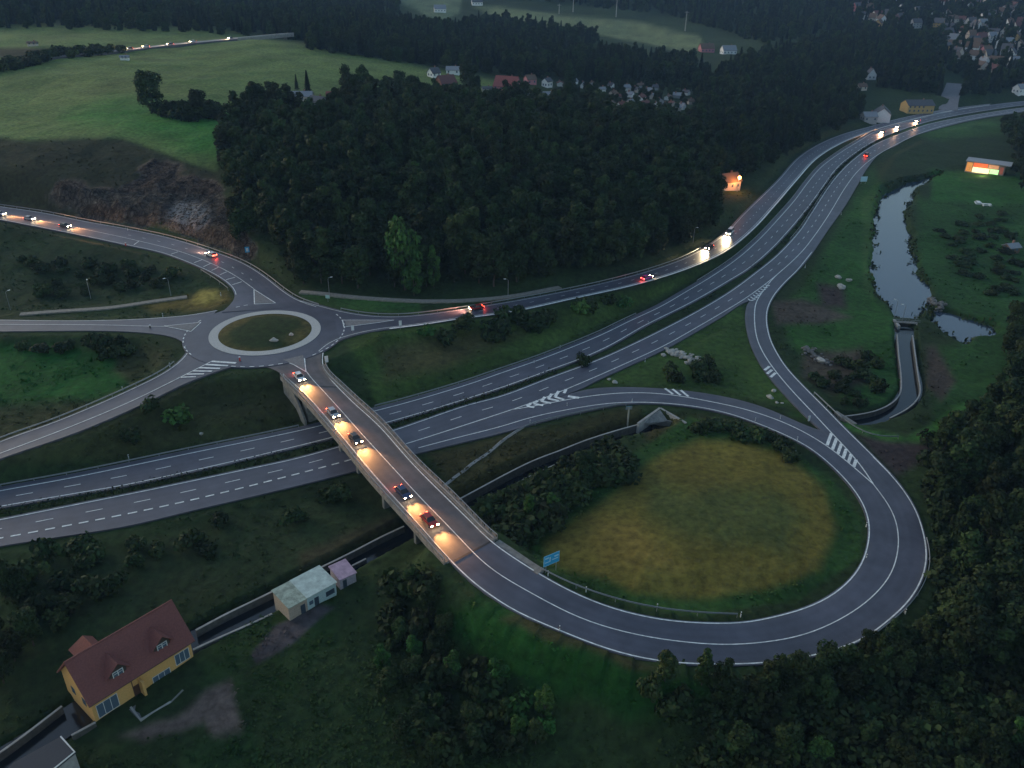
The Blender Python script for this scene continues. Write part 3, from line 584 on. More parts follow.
# river as a strip wide enough to pass under both banks
mb = MB(); lx = polyw([(950, 170), (880, 180), (862, 206), (860, 242), (860, 290), (868, 305), (880, 315), (893, 322)], ZW); rx = polyw([(962, 175), (935, 190), (920, 209), (925, 249), (932, 274), (942, 290), (940, 310), (915, 322)], ZW)
n = len(lx); mb.add([(p[0], p[1], ZW) for p in lx] + [(p[0], p[1], ZW) for p in rx], [(i, i + 1, n + i + 1, n + i) for i in range(n - 1)])
mb.add([(p[0], p[1], ZW - .004) for p in polyw([(925, 305), (950, 305), (1004, 322), (1006, 342), (965, 352), (930, 332)], ZW)], [(0, 1, 2, 3, 4, 5)])
tag(mb.build('river_water', MT['water']), kind='structure')
mb = MB()
for c, z in ((stream, ZS), (canal, ZS + 1)):
    n = len(c); a = offset(c, 3.0); b = offset(c, -3.0); a[:, 2] = z; b[:, 2] = z; mb.add(np.vstack([a, b]), [(i, n + i, n + i + 1, i + 1) for i in range(n - 1)])
tag(mb.build('stream_water', mat('dark_stream', (.01, .014, .017), .1, noise=.1, scale=1.2, bump=.015)), kind='structure')
# ---------------------------------------------------------------- leaves, crowns, trees
def quads_mesh(name, C, N, size, shade, mat_, flat_=.6):
    n = len(C); N = N / (np.linalg.norm(N, axis=1)[:, None] + 1e-9)
    t = np.cross(N, rng.normal(size=(n, 3))); t /= np.linalg.norm(t, axis=1)[:, None] + 1e-9; b = np.cross(N, t)
    s = size[:, None]; k = .5 + .4 * rng.random((n, 1))
    V = np.stack([C - t * s, C + b * s * k, C + t * s, C - b * s * k], 1) + rng.normal(size=(n, 4, 3)) * s[:, None] * .15
    me = bpy.data.meshes.new(name); me.vertices.add(n * 4); me.vertices.foreach_set('co', V.astype(np.float32).ravel())
    me.loops.add(n * 4); me.loops.foreach_set('vertex_index', np.arange(n * 4, dtype=np.int32))
    me.polygons.add(n); me.polygons.foreach_set('loop_start', np.arange(0, n * 4, 4, dtype=np.int32)); me.update(calc_edges=True)
    a = me.color_attributes.new('Col', 'FLOAT_COLOR', 'POINT'); c = np.ones((n * 4, 4), np.float32); c[:, :3] = np.repeat(shade, 4, axis=0); a.data.foreach_set('color', c.ravel())
    me.materials.append(mat_); return me
def crown_mesh(name, kind, n, leaf, mat_, seed):
    r = np.random.default_rng(seed); lobes = []
    if kind == 'round':
        for k in range(15):
            a = r.random() * 6.28; h = r.random(); rr = 3.3 * math.sqrt(1 - (2 * h - 1) ** 2 * .75) * (.55 + .45 * r.random())
            lobes.append((rr * math.cos(a), rr * math.sin(a), 2.6 + 9.4 * h, 1.35 + 1.1 * r.random()))
        lobes.append((0, 0, 7.5, 3.4))
    elif kind == 'tall':
        for k in range(16):
            a = r.random() * 6.28; h = (k + r.random()) / 16; rr = 2.9 * math.sin(math.pi * (.16 + .76 * h)) ** .6 * (.5 + .6 * r.random())
            lobes.append((rr * math.cos(a), rr * math.sin(a), 2.5 + 14.0 * h, 1.1 + 1.0 * r.random() * (1.1 - h * .5)))
        lobes.append((0, 0, 10, 2.2)); lobes.append((0, 0, 13.5, 1.7))
    elif kind == 'bush':
        for k in range(8):
            a = r.random() * 6.28; rr = 1.15 * math.sqrt(r.random())
            lobes.append((rr * math.cos(a), rr * math.sin(a), .55 + .8 * r.random(), .5 + .45 * r.random()))
        lobes.append((0, 0, .7, .9))
    if kind == 'cone':
        h = r.random(n) ** .75; tier = np.floor(h * 13) / 13 + (r.random(n) - .5) * .02
        rad_ = 3.1 * (1 - h) ** .85 * (.35 + .65 * np.sqrt(r.random(n))) * (1 - .28 * ((h * 13) % 1)); a = r.random(n) * 6.28
        rad_ *= 1 + .16 * np.sin(a * 5 + np.floor(h * 13) * 2.1)
        C = np.stack([rad_ * np.cos(a), rad_ * np.sin(a), 1.2 + 15.5 * h], -1); N = np.stack([np.cos(a), np.sin(a), .9 + 0 * a], -1) + r.normal(size=(n, 3)) * .5
        sh = (.75 + .5 * r.random(n))
    else:
        L = np.array(lobes); w_ = L[:, 3] ** 2; id_ = r.choice(len(L), n, p=w_ / w_.sum()); d = r.normal(size=(n, 3)); d[:, 2] = d[:, 2] + .25; d /= np.linalg.norm(d, axis=1)[:, None]
        rr = L[id_, 3] * (.55 + .5 * r.random(n) ** .6); C = L[id_, :3] + d * rr[:, None]; N = d + r.normal(size=(n, 3)) * .55; N[:, 2] += .25
        lob = .75 + .5 * r.random(len(L)); sh = lob[id_] * (.7 + .6 * r.random(n))
    hue = r.random(n) * .3
    col = np.stack([sh * (.9 + hue), sh, sh * (.9 - hue * .5)], -1)
    return quads_mesh(name, C, N, leaf * (.6 + .8 * r.random(n)), col, mat_)
def trunk_mesh(name, h, r0, m, seed, limbs=5):
    r = random.Random(seed); mb = MB(); p = [(0, 0, -.6)]
    for k in range(1, 6): p.append((r.uniform(-.15, .15) * k, r.uniform(-.15, .15) * k, h * k / 5))
    mb.tube(p, [r0 * (1 - .16 * k) for k in range(6)], 7)
    for k in range(limbs):
        q = Vector(p[2 + k % 3]); a = r.random() * 6.28; L = h * .3
        mb.tube([q, q + Vector((math.cos(a) * L * .5, math.sin(a) * L * .5, L * .45)), q + Vector((math.cos(a) * L * .85, math.sin(a) * L * .85, L))], [r0 * .45, r0 * .3, r0 * .1], 5)
    me = bpy.data.meshes.new(name); me.from_pydata([tuple(v) for v in mb.V], [], mb.F); me.materials.append(m); return me
CM = {}
for k in range(3): CM['round', k] = (crown_mesh('crown', 'round', 2600, .42, MT['leaf'], 10 + k), trunk_mesh('trunk', 8, .32, MT['wood'], k))
for k in range(3): CM['tall', k] = (crown_mesh('crown', 'tall', 2600, .42, MT['leaf'], 20 + k), trunk_mesh('trunk', 13, .27, MT['wood'], k))
for k in range(2): CM['cone', k] = (crown_mesh('crown', 'cone', 2400, .42, MT['leaf_c'], 30 + k), trunk_mesh('trunk', 15, .24, MT['wood'], k, 0))
CM['bright', 0] = (crown_mesh('crown', 'tall', 2800, .42, MT['leaf_b'], 41), CM['tall', 0][1]); CM['bright', 1] = (crown_mesh('crown', 'round', 2600, .4, MT['leaf_b'], 42), CM['round', 0][1])
BM = [crown_mesh('bush', 'bush', 420, .24, MT['leaf'], 50 + k) for k in range(3)] 
BB = crown_mesh('bush', 'bush', 420, .24, MT['leaf_b'], 59)
SM = mat('snag', (.2, .18, .155), .9)
CNT = {'tree': 0, 'bush': 0}
def tree(kind, p, s, label, group=None, sz=None, name=None):
    ks = [k for k in CM if k[0] == kind]; cm, tm = CM[random.choice(ks)]
    nm = name or {'cone': 'spruce_tree'}.get(kind, 'broadleaf_tree')
    o = empty(nm, p, random.random() * 6.28, label, 'tree', group); o.scale = (s, s, sz or s * random.uniform(.88, 1.12))
    for n_, m_ in (('crown', cm), ('trunk', tm)):
        c = bpy.data.objects.new(n_, m_); COL.objects.link(c); c.parent = o
    CNT['tree'] += 1; return o
def bush(p, s, label, group=None, bright=False, flat_=1.):
    o = bpy.data.objects.new('bush', BB if bright else random.choice(BM)); COL.objects.link(o); o.location = tuple(map(float, p)); o.rotation_euler = (0, 0, random.random() * 6.28)
    o.scale = (s * random.uniform(.85, 1.25), s * random.uniform(.85, 1.25), s * flat_ * random.uniform(.8, 1.2)); tag(o, label, 'bush', group); CNT['bush'] += 1; return o
ROADPTS = np.vstack([np.c_[c[:, :2], hw] for c, hw in CS])
for cc in (bo, bi): ROADPTS = np.vstack([ROADPTS, np.c_[cc[::2, :2], np.full(len(cc[::2]), 2.)]])
def clear(x, y, m_):
    return (np.hypot(ROADPTS[:, 0] - x, ROADPTS[:, 1] - y) - ROADPTS[:, 2]).min() > m_
WAT = np.vstack([stream[:, :2], canal[:, :2]])
def wet(x, y, m_=3.5):
    return np.hypot(WAT[:, 0] - x, WAT[:, 1] - y).min() < m_ or sdist([(x, y)], RIV)[0] < 1.5 or sdist([(x, y)], PON)[0] < 1
def scatter(poly, sp, jit=.42, margin=3, seed=1):
    "points on the ground inside a polygon given by the pixels its corners stand at"
    r = random.Random(seed); poly = np.array(poly, float)
    B = np.array([P(x, y, 8 if y < 300 else 0)[:2] if y > -30 else P(x, -30, 8)[:2] for x, y in poly]); lo = np.minimum(B, B * .5).min(0) - 40; hi = np.maximum(B, B * .5).max(0) + 60; far = B[:, 1].max() > 380; lo = np.array([lo[0], B[:, 1].min() * (.5 if far else 1) - 40])
    gx = np.arange(lo[0], hi[0], sp); gy = np.arange(max(lo[1], 30), min(hi[1], 2600), sp); X, Y = np.meshgrid(gx, gy)
    X = X.ravel() + np.array([r.uniform(-jit, jit) * sp for _ in range(X.size)]); Y = Y.ravel() + np.array([r.uniform(-jit, jit) * sp for _ in range(Y.size)])
    ok = np.abs(np.arctan2(X, Y)) < R_(50); X, Y = X[ok], Y[ok]
    zz = np.array([T(a, b) for a, b in zip(X, Y)]); px = pix(np.c_[X, Y, zz]); ins = sdist(px, poly) < 0
    out = [(a, b, c) for a, b, c in zip(X[ins], Y[ins], zz[ins])]
    if margin is not None: out = [p for p in out if not (p[1] < 700 and (not clear(p[0], p[1], margin) or wet(p[0], p[1])))]
    return out

# ---------------------------------------------------------------- bridge
steelm = MT['steel']; conc = MT['concrete']
br = empty('road_bridge', P(375, 470, 0), 0, 'long concrete road bridge curving over the dual carriageway', 'bridge')
brM = Matrix.Translation(-Vector(br.location))
def to_local(o): o.data.transform(brM); return o
L_ = bo[:io + 1]; R2_ = bi[:ii + 1]; n = max(len(L_), len(R2_)); Lb = resample(L_, n); Rb = resample(R2_, n)
k0 = int(n * .09); Lb, Rb = Lb[k0:], Rb[k0:]; n = len(Lb)
nl = normals(Lb); nr = normals(Rb)
def strip(prof_l, c, nn, sgn):   # sweep a closed profile of (outward, z) along an edge
    V = []; Fc = []; m = len(prof_l)
    for i in range(len(c)):
        for (a, z) in prof_l: V.append((c[i, 0] + nn[i, 0] * a * sgn, c[i, 1] + nn[i, 1] * a * sgn, c[i, 2] + z))
    for i in range(len(c) - 1):
        for k in range(m): Fc.append((i * m + k, i * m + (k + 1) % m, (i + 1) * m + (k + 1) % m, (i + 1) * m + k))
    Fc += [tuple(range(m))[::-1], tuple(range((len(c) - 1) * m, len(c) * m))]
    return MB().add(V, Fc)
V = []; Fc = []
for i in range(n):
    a, b = Lb[i], Rb[i]; d = (b - a)[:2] / np.linalg.norm((b - a)[:2])
    for q, z in ((a[:2] - d * .6, -.12), (b[:2] + d * .6, -.12), (b[:2] - d * 1.2, -1.5), (a[:2] + d * 1.2, -1.5)): V.append((*q, a[2] + z))
for i in range(n - 1):
    for k in range(4): Fc.append((4 * i + k, 4 * i + (k + 1) % 4, 4 * i + 4 + (k + 1) % 4, 4 * i + 4 + k))
Fc += [(0, 1, 2, 3), (4 * n - 1, 4 * n - 2, 4 * n - 3, 4 * n - 4)]
to_local(mesh_obj('deck', V, Fc, conc, br))
for c, nn, sg in ((Lb, nl, -1), (Rb, nr, 1)):
    to_local(strip([(-.05, .16), (1.1, .16), (1.1, -.75), (.8, -.75), (.8, -.2), (-.05, -.2)], c, nn, sg).build('edge_beam', MT['concrete_d'], br))
    pr = to_local(strip([(.9, 1.02), (1.02, 1.02), (1.02, 1.1), (.9, 1.1)], c, nn, sg).build('railing', steelm, br))
    mb = MB(); cc = resample(c, step=2.2); n2 = normals(cc)
    for i in range(len(cc)):
        x, y = cc[i, 0] + n2[i, 0] * .96 * sg, cc[i, 1] + n2[i, 1] * .96 * sg; a = math.atan2(n2[i, 1], n2[i, 0])
        mb.box((x, y, cc[i, 2] + .65), (.1, .14, .9), a)
        if i < len(cc) - 1 and i % 1 == 0:
            x2, y2 = cc[i + 1, 0] + n2[i + 1, 0] * .96 * sg, cc[i + 1, 1] + n2[i + 1, 1] * .96 * sg
            mb.box(((x + x2) / 2, (y + y2) / 2, cc[i, 2] + .55), (.03, 1.3, .55), a)
    o = mb.build('infill_panels', MT['concrete_d'], br); to_local(o)
    o = to_local(strip([(.12, .55), (.2, .55), (.2, .85), (.12, .85)], c, nn, sg).build('crash_barrier', steelm, br))
def pier(px, py, wdt, z1, z0=None, t=.9, name='pier'):
    p = P(px, py, z1); i = np.argmin(np.hypot(Lb[:, 0] - p[0], Lb[:, 1] - p[1])); d = (Rb[i] - Lb[i])[:2]; L = np.linalg.norm(d); a = math.atan2(d[1], d[0])
    m_ = (Lb[i] + Rb[i])[:2] / 2; zb = (T(*m_) - 1) if z0 is None else z0; top = Lb[i][2] - 1.45
    o = MB().box((m_[0], m_[1], (zb + top) / 2), (L * wdt, t, top - zb), a).build(name, MT['concrete_d'], br); to_local(o); bevel(o, .06)
for (px, py) in ((333, 428), (352, 451), (378, 482), (407, 515)): pier(px, py, .72, 6.5)
pier(303, 396, 1.0, 6.8, t=2.4, name='abutment'); pier(436, 549, 1.0, 6.4, t=3.0, name='abutment')
a, b = Lb[0], Lb[int(n * .1)]
mbw = MB()
A0 = P(281, 374, 7); A1 = P(306, 424, .2)
def wallpts(name, pts, t, ztop, zbot, m, parent=None):
    "a wall that follows points; ztop / zbot may be lists"
    c = np.array([(p[0], p[1], 0) for p in pts]); nn = normals(c); V = []; Fc = []
    for i in range(len(c)):
        zt = ztop[i] if np.ndim(ztop) else ztop; zb = zbot[i] if np.ndim(zbot) else zbot
        for s, z in ((-1, zb), (1, zb), (1, zt), (-1, zt)): V.append((c[i, 0] + nn[i, 0] * t / 2 * s, c[i, 1] + nn[i, 1] * t / 2 * s, z))
    for i in range(len(c) - 1):
        for k in range(4): Fc.append((4 * i + k, 4 * i + (k + 1) % 4, 4 * i + 4 + (k + 1) % 4, 4 * i + 4 + k))
    Fc += [(3, 2, 1, 0), tuple(range(4 * len(c) - 4, 4 * len(c)))]
    return mesh_obj(name, V, Fc, m, parent)
to_local(wallpts('wing_wall', [P(283, 378, 6.9), P(295, 396, 5), P(301, 410, 3), P(306, 424, .2)], .5, [6.95, 5.6, 3.6, 1.0], -1.5, MT['concrete_d'], br))
for nm, dd in (('wing_wall', ((508, 548), (541, 563))),):
    c = W([(496, 541), (510, 550), (522, 559), (534, 567), (541, 571)], 6.3); to_local(wallpts(nm, c, 1.8, 6.15, 3.0, MT['concrete_d'], br))
# transverse joints in the deck
for a, b in (((320, 386.3), (337.5, 387.2)), ((454, 561), (491, 541.5))): 
    mb = MB(); zf = zR('B'); A = P(*a, zf(*a)); B = P(*b, zf(*b)); c = np.array([A, (A + B) / 2, B]); line(c, .45, .03, mb); to_local(mb.build('expansion_joint', simple('rubber', (.03, .03, .03)), br))

# ---------------------------------------------------------------- guardrails
postme = None
def guardrail(c, label, hgt=.75, sp=6, group='steel guardrails beside the roads'):
    global postme
    m_ = c[len(c) // 2]; o = empty('guardrail', m_, 0, label, 'guardrail', None); loc = np.array(o.location)
    cl = c - loc
    nn = normals(cl); rl = strip([(-.04, hgt - .3), (.04, hgt - .3), (.07, hgt - .22), (.02, hgt - .15), (.07, hgt - .08), (.04, hgt), (-.04, hgt)], cl, nn, 1).build('rail', steelm, o)
    if postme is None: postme = MB().box((0, 0, .2), (.1, .12, 1.0)).build('post', steelm, o); p0 = postme; 
    q = resample(cl, step=max(sp, np.sum(np.linalg.norm(np.diff(cl[:, :2], axis=0), axis=1)) / 60))
    for i in range(len(q)):
        pp = bpy.data.objects.new('post', postme.data); COL.objects.link(pp); pp.parent = o; pp.location = tuple(map(float, q[i])); 
    if postme.parent == o and postme.location.length == 0: postme.location = tuple(map(float, q[0] + [.2, .2, 0]))
    return o
def sec(c, x0, x1):
    p = pix(c)[:, 0]; i, j = int(np.argmin(np.abs(p - x0))), int(np.argmin(np.abs(p - x1))); return c[min(i, j):max(i, j) + 1]
guardrail(offset(sec(m1o, -30, 300), 1.7) - [0, 0, .02], 'steel guardrail on the far side of the dual carriageway, left of the bridge')
guardrail(offset(sec(m1o, 380, 640), 1.7), 'steel guardrail on the far side of the dual carriageway, between bridge and purple car')
guardrail(offset(sec(m1o, 700, 880), 1.7), 'steel guardrail between the local road and the dual carriageway near the river')
guardrail(offset(sec(r1t, -30, 240), .3), 'steel guardrail under the rock cutting')
guardrail(offset(sec(r1t, 241, 330), .3), 'steel guardrail round the back of the roundabout')
guardrail(offset(sec(r3t, -30, 176), .3), 'steel guardrail between green field and lower left road')
guardrail(offset(sec(bi[ii:], 526, 745)[:int(len(bi) * .9)], -0) if False else W([(541, 570.5), (557, 579.5), (587, 592), (637, 606.5), (687, 614), (737, 616.5)], 'B'), 'curved steel guardrail inside the bottom of the loop')
guardrail(W([(926, 540), (929.5, 556), (927, 577), (911, 605), (889.5, 624.5), (865, 642.5), (838, 652)], 'B'), 'curved steel guardrail outside the loop by the dark wood')
guardrail(W([(814, 394), (823, 402.5), (833, 412), (841, 419.5)], 0.), 'short doubled steel guardrail where the slip road crosses the canal')
guardrail(W([(838, 416.5), (848, 424.5), (862, 433.5), (880, 439), (898, 438.5)], -.3), 'pale curved guardrail branching off towards the dirt yard')
guardrail(W([(500, 444.5), (514, 434.5), (529, 425.7), (560, 418), (600, 409.5), (626, 405)], 0.), 'thin steel guardrail along the inner slip road above the culvert')
guardrail(sec(offset(m2i, .9), 790, 835), 'steel median guardrail beside the river bend')
guardrail(offset(sec(r0t, 340, 700), .1), 'steel guardrail between the wood and the local road')
guardrail(W([(201, 271.5), (210, 277), (221, 284.5), (228, 290)], 7.), 'broad pale barrier at the inner bend above the dry grass', .9)

# ---------------------------------------------------------------- small roadside things
wp = simple('white_plastic', (.75, .75, .73), .5); redp = simple('red_plastic', (.45, .03, .03), .5); blk = simple('black_paint', (.015, .015, .017), .5)
blue = simple('sign_blue', (.03, .34, .60), .5); cyan = simple('sign_light', (.45, .66, .75), .5); galv = steelm
dp = [(129, 459, 'M1'), (328, 425, 0), (534, 364, 0), (648, 325, 0), (560, 349, 0), (586, 592, 'in'), (548, 576, 'in'), (657, 609, 'in'), (740.5, 617, 'in'), (559.5, 631, 'o'), (669, 664, 'o'), (905, 614, 'o'), (866, 527, 'in'), (866, 559, 'in'), (795, 455, 'in'), (797, 441, 'in'), (755, 422, 'in'), (632, 403, 'in'), (567, 407, 'r'), (530, 424, 'r'), (805, 268, 'r'), (780, 420, 'g'), (841, 215, 'r'), (128, 231, 'l'), (163, 317, 'l'), (221, 296, 'l'), (123, 391, 'l'), (170, 367, 'l'), (186, 350, 'l'), (645, 362, 'g')]
lab = {'M1': 'left field verge', 0: 'far verge of the dual carriageway', 'in': 'inner verge of the loop', 'o': 'outer verge of the loop', 'r': 'verge of the slip road', 'g': 'grass between the slip roads', 'l': 'verge near the roundabout approaches'}
pm = None
for (x, y, k) in dp:
    p = G(x, y); o = empty('marker_post', p + [0, 0, .02], 0, 'thin white reflector post on the ' + lab[k], 'marker post', 'reflector posts on the ' + lab[k])
    if pm is None:
        a = MB().box((0, 0, .55), (.14, .18, 1.25)).build('post', wp, o); b = MB().box((0, 0, .9), (.16, .2, .2)).build('reflector', blk, o); pm = (a.data, b.data)
    else:
        for nm, me_ in zip(('post', 'reflector'), pm): c = bpy.data.objects.new(nm, me_); COL.objects.link(c); c.parent = o
lm = None; lampw = simple('lamp_glass', (.8, .8, .76), .4)
for x, y, t in ((91, 299, 'in the dark hollow left of the roundabout'), (10.5, 310, 'at the left edge beside the footpath'), (171, 296, 'at the end of the footpath by the dry grass'), (329.5, 296, 'by the footpath behind the roundabout'), (508, 297, 'at the foot of the wood beside the local road'), (894, 318, 'at the weir on the river'), (693, 243, 'under the wood where the local road bends'), (902, 322, 'on the weir footbridge')):
    o = empty('street_lamp', G(x, y), random.uniform(0, 6), 'slim grey unlit street lamp ' + t, 'street lamp')
    if lm is None:
        a = MB().tube([(0, 0, -.3), (0, 0, 5.6), (.25, 0, 6.0), (.9, 0, 6.1)], [.09, .06, .05, .04], 8).build('pole', galv, o)
        b = MB().box((1.1, 0, 6.1), (.7, .28, .14)).build('lamp_head', lampw, o); lm = (a.data, b.data)
    else:
        for nm, me_ in zip(('pole', 'lamp_head'), lm): c = bpy.data.objects.new(nm, me_); COL.objects.link(c); c.parent = o
def board(name, label, cat, p, rz, wd, ht, zb, face, back, extra=None, posts=2):
    o = empty(name, p, rz, label, cat)
    if posts == 2:
        for s in (-1, 1): MB().tube([(s * wd * .33, .06, -.5), (s * wd * .33, .06, zb + ht)], .07, 8).build('post', galv, o)
    else: MB().tube([(0, .06, -.5), (0, .06, zb + ht)], .05, 8).build('post', galv, o)
    b = MB().box((0, 0, zb + ht / 2), (wd, .06, ht)).build('panel', face, o)
    MB().box((0, .045, zb + ht / 2), (wd, .02, ht)).build('panel_back', back, o)
    if extra: extra(o, wd, ht, zb)
    return o
def arrows(o, wd, ht, zb):
    mb = MB()
    for (x, z, a, b) in ((-.25, .35, .4, .09), (-.1, .58, .09, .38), (.22, .42, .42, .09), (.3, .68, .3, .14), (-.3, .74, .26, .13)): mb.box((x * wd, -.036, zb + z * ht), (a * wd * .9, .012, b * ht))
    for s in (-1, 1): mb.box((s * wd * .485, -.036, zb + ht / 2), (.06, .012, ht)); mb.box((0, -.036, zb + ht / 2 + s * ht * .485), (wd, .012, .06))
    mb.build('arrow_diagram', cyan, o)
gp = G(551, 571)
board('direction_sign', 'large blue direction sign with pale diagram at the edge of the dry mound', 'road sign', gp, R_(33), 3.4, 2.3, 1.6, blue, simple('sign_back', (.05, .12, .1)), arrows)
board('direction_sign', 'small light blue sign beside the far slip lane near the river', 'road sign', G(863, 184), R_(10), 3.6, 2.6, 1.2, cyan, galv, None)
board('traffic_sign', 'blue and white sign at the foot of the rock cutting', 'road sign', G(248, 256), R_(15), 1.5, 2.0, 1.3, blue, galv, lambda o, w_, h, z: MB().box((0, -.04, z + h * .5), (w_ * .5, .02, h * .6)).build('symbol', wp, o), 1)
board('traffic_sign', 'white square sign on the grass behind the roundabout', 'road sign', G(328, 302), R_(-8), 1.3, 1.1, 1.2, simple('sign_pale', (.45, .6, .55)), galv, None, 1)
board('traffic_sign', 'white sign at the corner where roundabout meets bridge', 'road sign', P(327, 365, 6.8), R_(20), .9, 1.8, .8, wp, galv, None, 1)
for x, y, t in ((353, 333, 'nearest the roundabout exit'), (400.5, 328, 'further along the right hand exit')): board('traffic_sign', 'white upright sign on the right kerb ' + t, 'road sign', P(x, y, 6.8), R_(15), .8, 1.5, .8, wp, galv, None, 1)
for x, y, z, t in ((126, 246, 8, 'on the kerb of the upper left road'), (240, 361, 7, 'on the near rim of the roundabout'), (150.5, 329, 6.5, 'where the left road meets its splitter island')):
    o = empty('keep_left_bollard', P(x, y, z), 0, 'red and dark bollard ' + t, 'bollard'); MB().tube([(0, 0, 0), (0, 0, 1.1)], [.22, .18], 10).build('post', redp if y != 329 else blk, o); MB().tube([(0, 0, 1.1), (0, 0, 1.25)], [.25, .22], 10).build('cap', wp, o)
o = board('direction_sign', 'tall narrow sign post seen from behind, above the culvert mouth', 'road sign', G(627.5, 424.5), R_(190), 1.6, .9, 4.4, blue, galv, None, 1)
MB().tube([(0, 0, -1), (0, 0, 5)], .22, 8).build('mast', simple('beige_steel', (.4, .37, .3)), o)
board('traffic_sign', 'small white post sign in the point between the slip roads', 'road sign', G(808.5, 422), 0, .5, 1.5, .3, wp, galv, None, 1)

# rocks
def rock_mesh(name, r, seed, m, parent=None, sq=.6):
    q = np.random.default_rng(seed); mb = MB()
    import bmesh
    bm = bmesh.new(); bmesh.ops.create_icosphere(bm, subdivisions=2, radius=1)
    pl = q.normal(size=(7, 3)); pl /= np.linalg.norm(pl, axis=1)[:, None]
    for v in bm.verts:
        c = np.array(v.co)
        for k in range(7):
            d = c @ pl[k] - .68
            if d > 0: c = c - pl[k] * d
        c *= 1 + .06 * q.normal(); v.co = (c[0] * r, c[1] * r * .8, c[2] * r * sq)
    me_ = bpy.data.meshes.new(name); bm.to_mesh(me_); bm.free(); me_.materials.append(m)
    o = bpy.data.objects.new(name, me_); COL.objects.link(o); o.parent = parent; return o
rockp = mat('pale_stone', (.42, .39, .34), .9, noise=.4, scale=1.5, bump=.05)
for i, (x, y, r, t) in enumerate(((274, 341, 1.25, 'large pale boulder on the roundabout island'), (291.5, 335, .8, 'smaller white boulder on the roundabout island near the ring'), (770, 398, 1.1, 'largest white boulder between the slip roads'), (773.5, 391.5, .8, 'rear white boulder between the slip roads'), (777, 403, .6, 'round small boulder between the slip roads'), (782, 403.5, .5, 'tiny boulder at the end of the row between the slip roads'), (609, 380, .7, 'pale boulder in the grass below the dual carriageway'), (614.5, 383, .9, 'wider pale boulder in the grass below the dual carriageway'), (841, 288, 2.0, 'grey slab of rock in the grass by the slip road, lowest of its group'), (838, 278, 1.4, 'grey slab of rock in the grass by the slip road, upper left of its group'), (849, 281, 1.3, 'grey slab of rock in the grass by the slip road, right of its group'), (821, 362, 1.8, 'rough brown boulder in the weeds west of the canal'), (201.5, 434, .6, 'lone white stone on the slope above the dual carriageway'))):
    o = rock_mesh('boulder', r, 100 + i, rockp); o.location = tuple(G(x, y) + [0, 0, r * .25]); o.rotation_euler = (0, 0, i * 1.3); tag(o, t, 'boulder')
def heap(name, label, x0, y0, x1, y1, n_, r, m, seed):
    rr_ = np.random.default_rng(seed); mb = MB(); A = G(x0, y0); B = G(x1, y1); c0 = (A + B) / 2; o = empty(name, c0, 0, label, 'rubble heap')
    import bmesh
    bm = bmesh.new()
    for k in range(n_):
        t = rr_.random(); p = A * (1 - t) + B * t; p = p + [rr_.normal() * 1.1, rr_.normal() * 1.4, 0]; p[2] = T(p[0], p[1]) + rr_.random() * .8
        b2 = bmesh.ops.create_icosphere(bm, subdivisions=1, radius=1)['verts']; s = r * (.4 + rr_.random()); 
        for v in b2: v.co = Vector(v.co) * (1 + .3 * rr_.normal() * .5); v.co = Vector((v.co.x * s, v.co.y * s * .8, v.co.z * s * .6)) + Vector(p - c0)
    me_ = bpy.data.meshes.new('stones'); bm.to_mesh(me_); bm.free(); me_.materials.append(m); s_ = bpy.data.objects.new('stones', me_); COL.objects.link(s_); s_.parent = o
heap('rubble_heap', 'long heap of pale rubble on the grass below the dual carriageway', 671, 353, 701, 366, 110, .65, rockp, 5)
heap('rubble_heap', 'brown heap of broken stone in the weeds beside the slip road', 806, 350, 826, 364, 60, .6, MT['rock'], 6)
heap('rubble_heap', 'dark heap of stone by the pond inlet', 930, 300, 940, 316, 60, .8, MT['rock'], 7)

# ---------------------------------------------------------------- stream walls, culverts, weir
MT['stream_stone'] = mat('stream_stone', (.085, .078, .066), .9, noise=.5, scale=1.2, bump=.04)
def pxw(pts, z, st=2.): return W(pts, z, st)
def swall(label, pts, z, top, bot, t_=.45, t=.3, m=None, name='stone_wall'):
    c = pxw(pts, z); top = top if top > -1.5 else top; o = wallpts(name, c, t, top, bot, m or MT['stream_stone']); wallpts('coping', c, .34, top + .14, top + .003, conc, o); return tag(o, label, 'wall')
swall('pale stone stream wall from the culvert mouth down to the bridge', [(640, 424.5), (620, 430), (597, 437), (577, 444), (562, 450.5), (537, 459.5), (512, 471.5), (485, 486), (458, 500.5)], -1.4, -1.3, -6, .5)
swall('low inner wall of the stream beside the loop bushes', [(672, 428.5), (655, 431.5), (642, 435.5), (615, 442), (594, 449.5), (562, 462), (535, 474), (512, 486), (474, 509.5)], -2.4, -2.4, -6, .4)
swall('long pale stream wall left of the bridge, on the motorway side', [(404, 527), (380, 538), (356, 551), (303.5, 576.5), (256, 600.5), (225, 615), (196, 631)], -1.9, -1.8, -6, .5)
swall('low stream wall left of the bridge, on the house side', [(366, 559), (352, 566)], -2.4, -2.4, -6, .4)
swall('low stream wall between shed and yellow house', [(272, 614), (256, 622), (225, 635), (193, 650)], -2.2, -2.2, -6, .4)
swall('dark stone bank wall at the lower left corner', [(62, 707), (50, 715), (37, 727), (18, 741), (-5, 757)], -2, -1.9, -6, .6)
swall('short pale wall from the house to the dark roof', [(96, 724), (84, 731), (72, 737)], -2.3, -2.0, -6, .4)
swall('left canal wall below the weir', [(897, 335), (898.5, 355), (901, 378), (900, 395), (893, 403), (878, 411), (860, 415), (843, 417)], -1., -.9, -5, .5)
swall('right canal wall below the weir', [(912.5, 336), (915, 355), (918.5, 380), (920.5, 393), (915, 403), (905, 411), (890, 418.5)], -1., -.9, -5, .5)
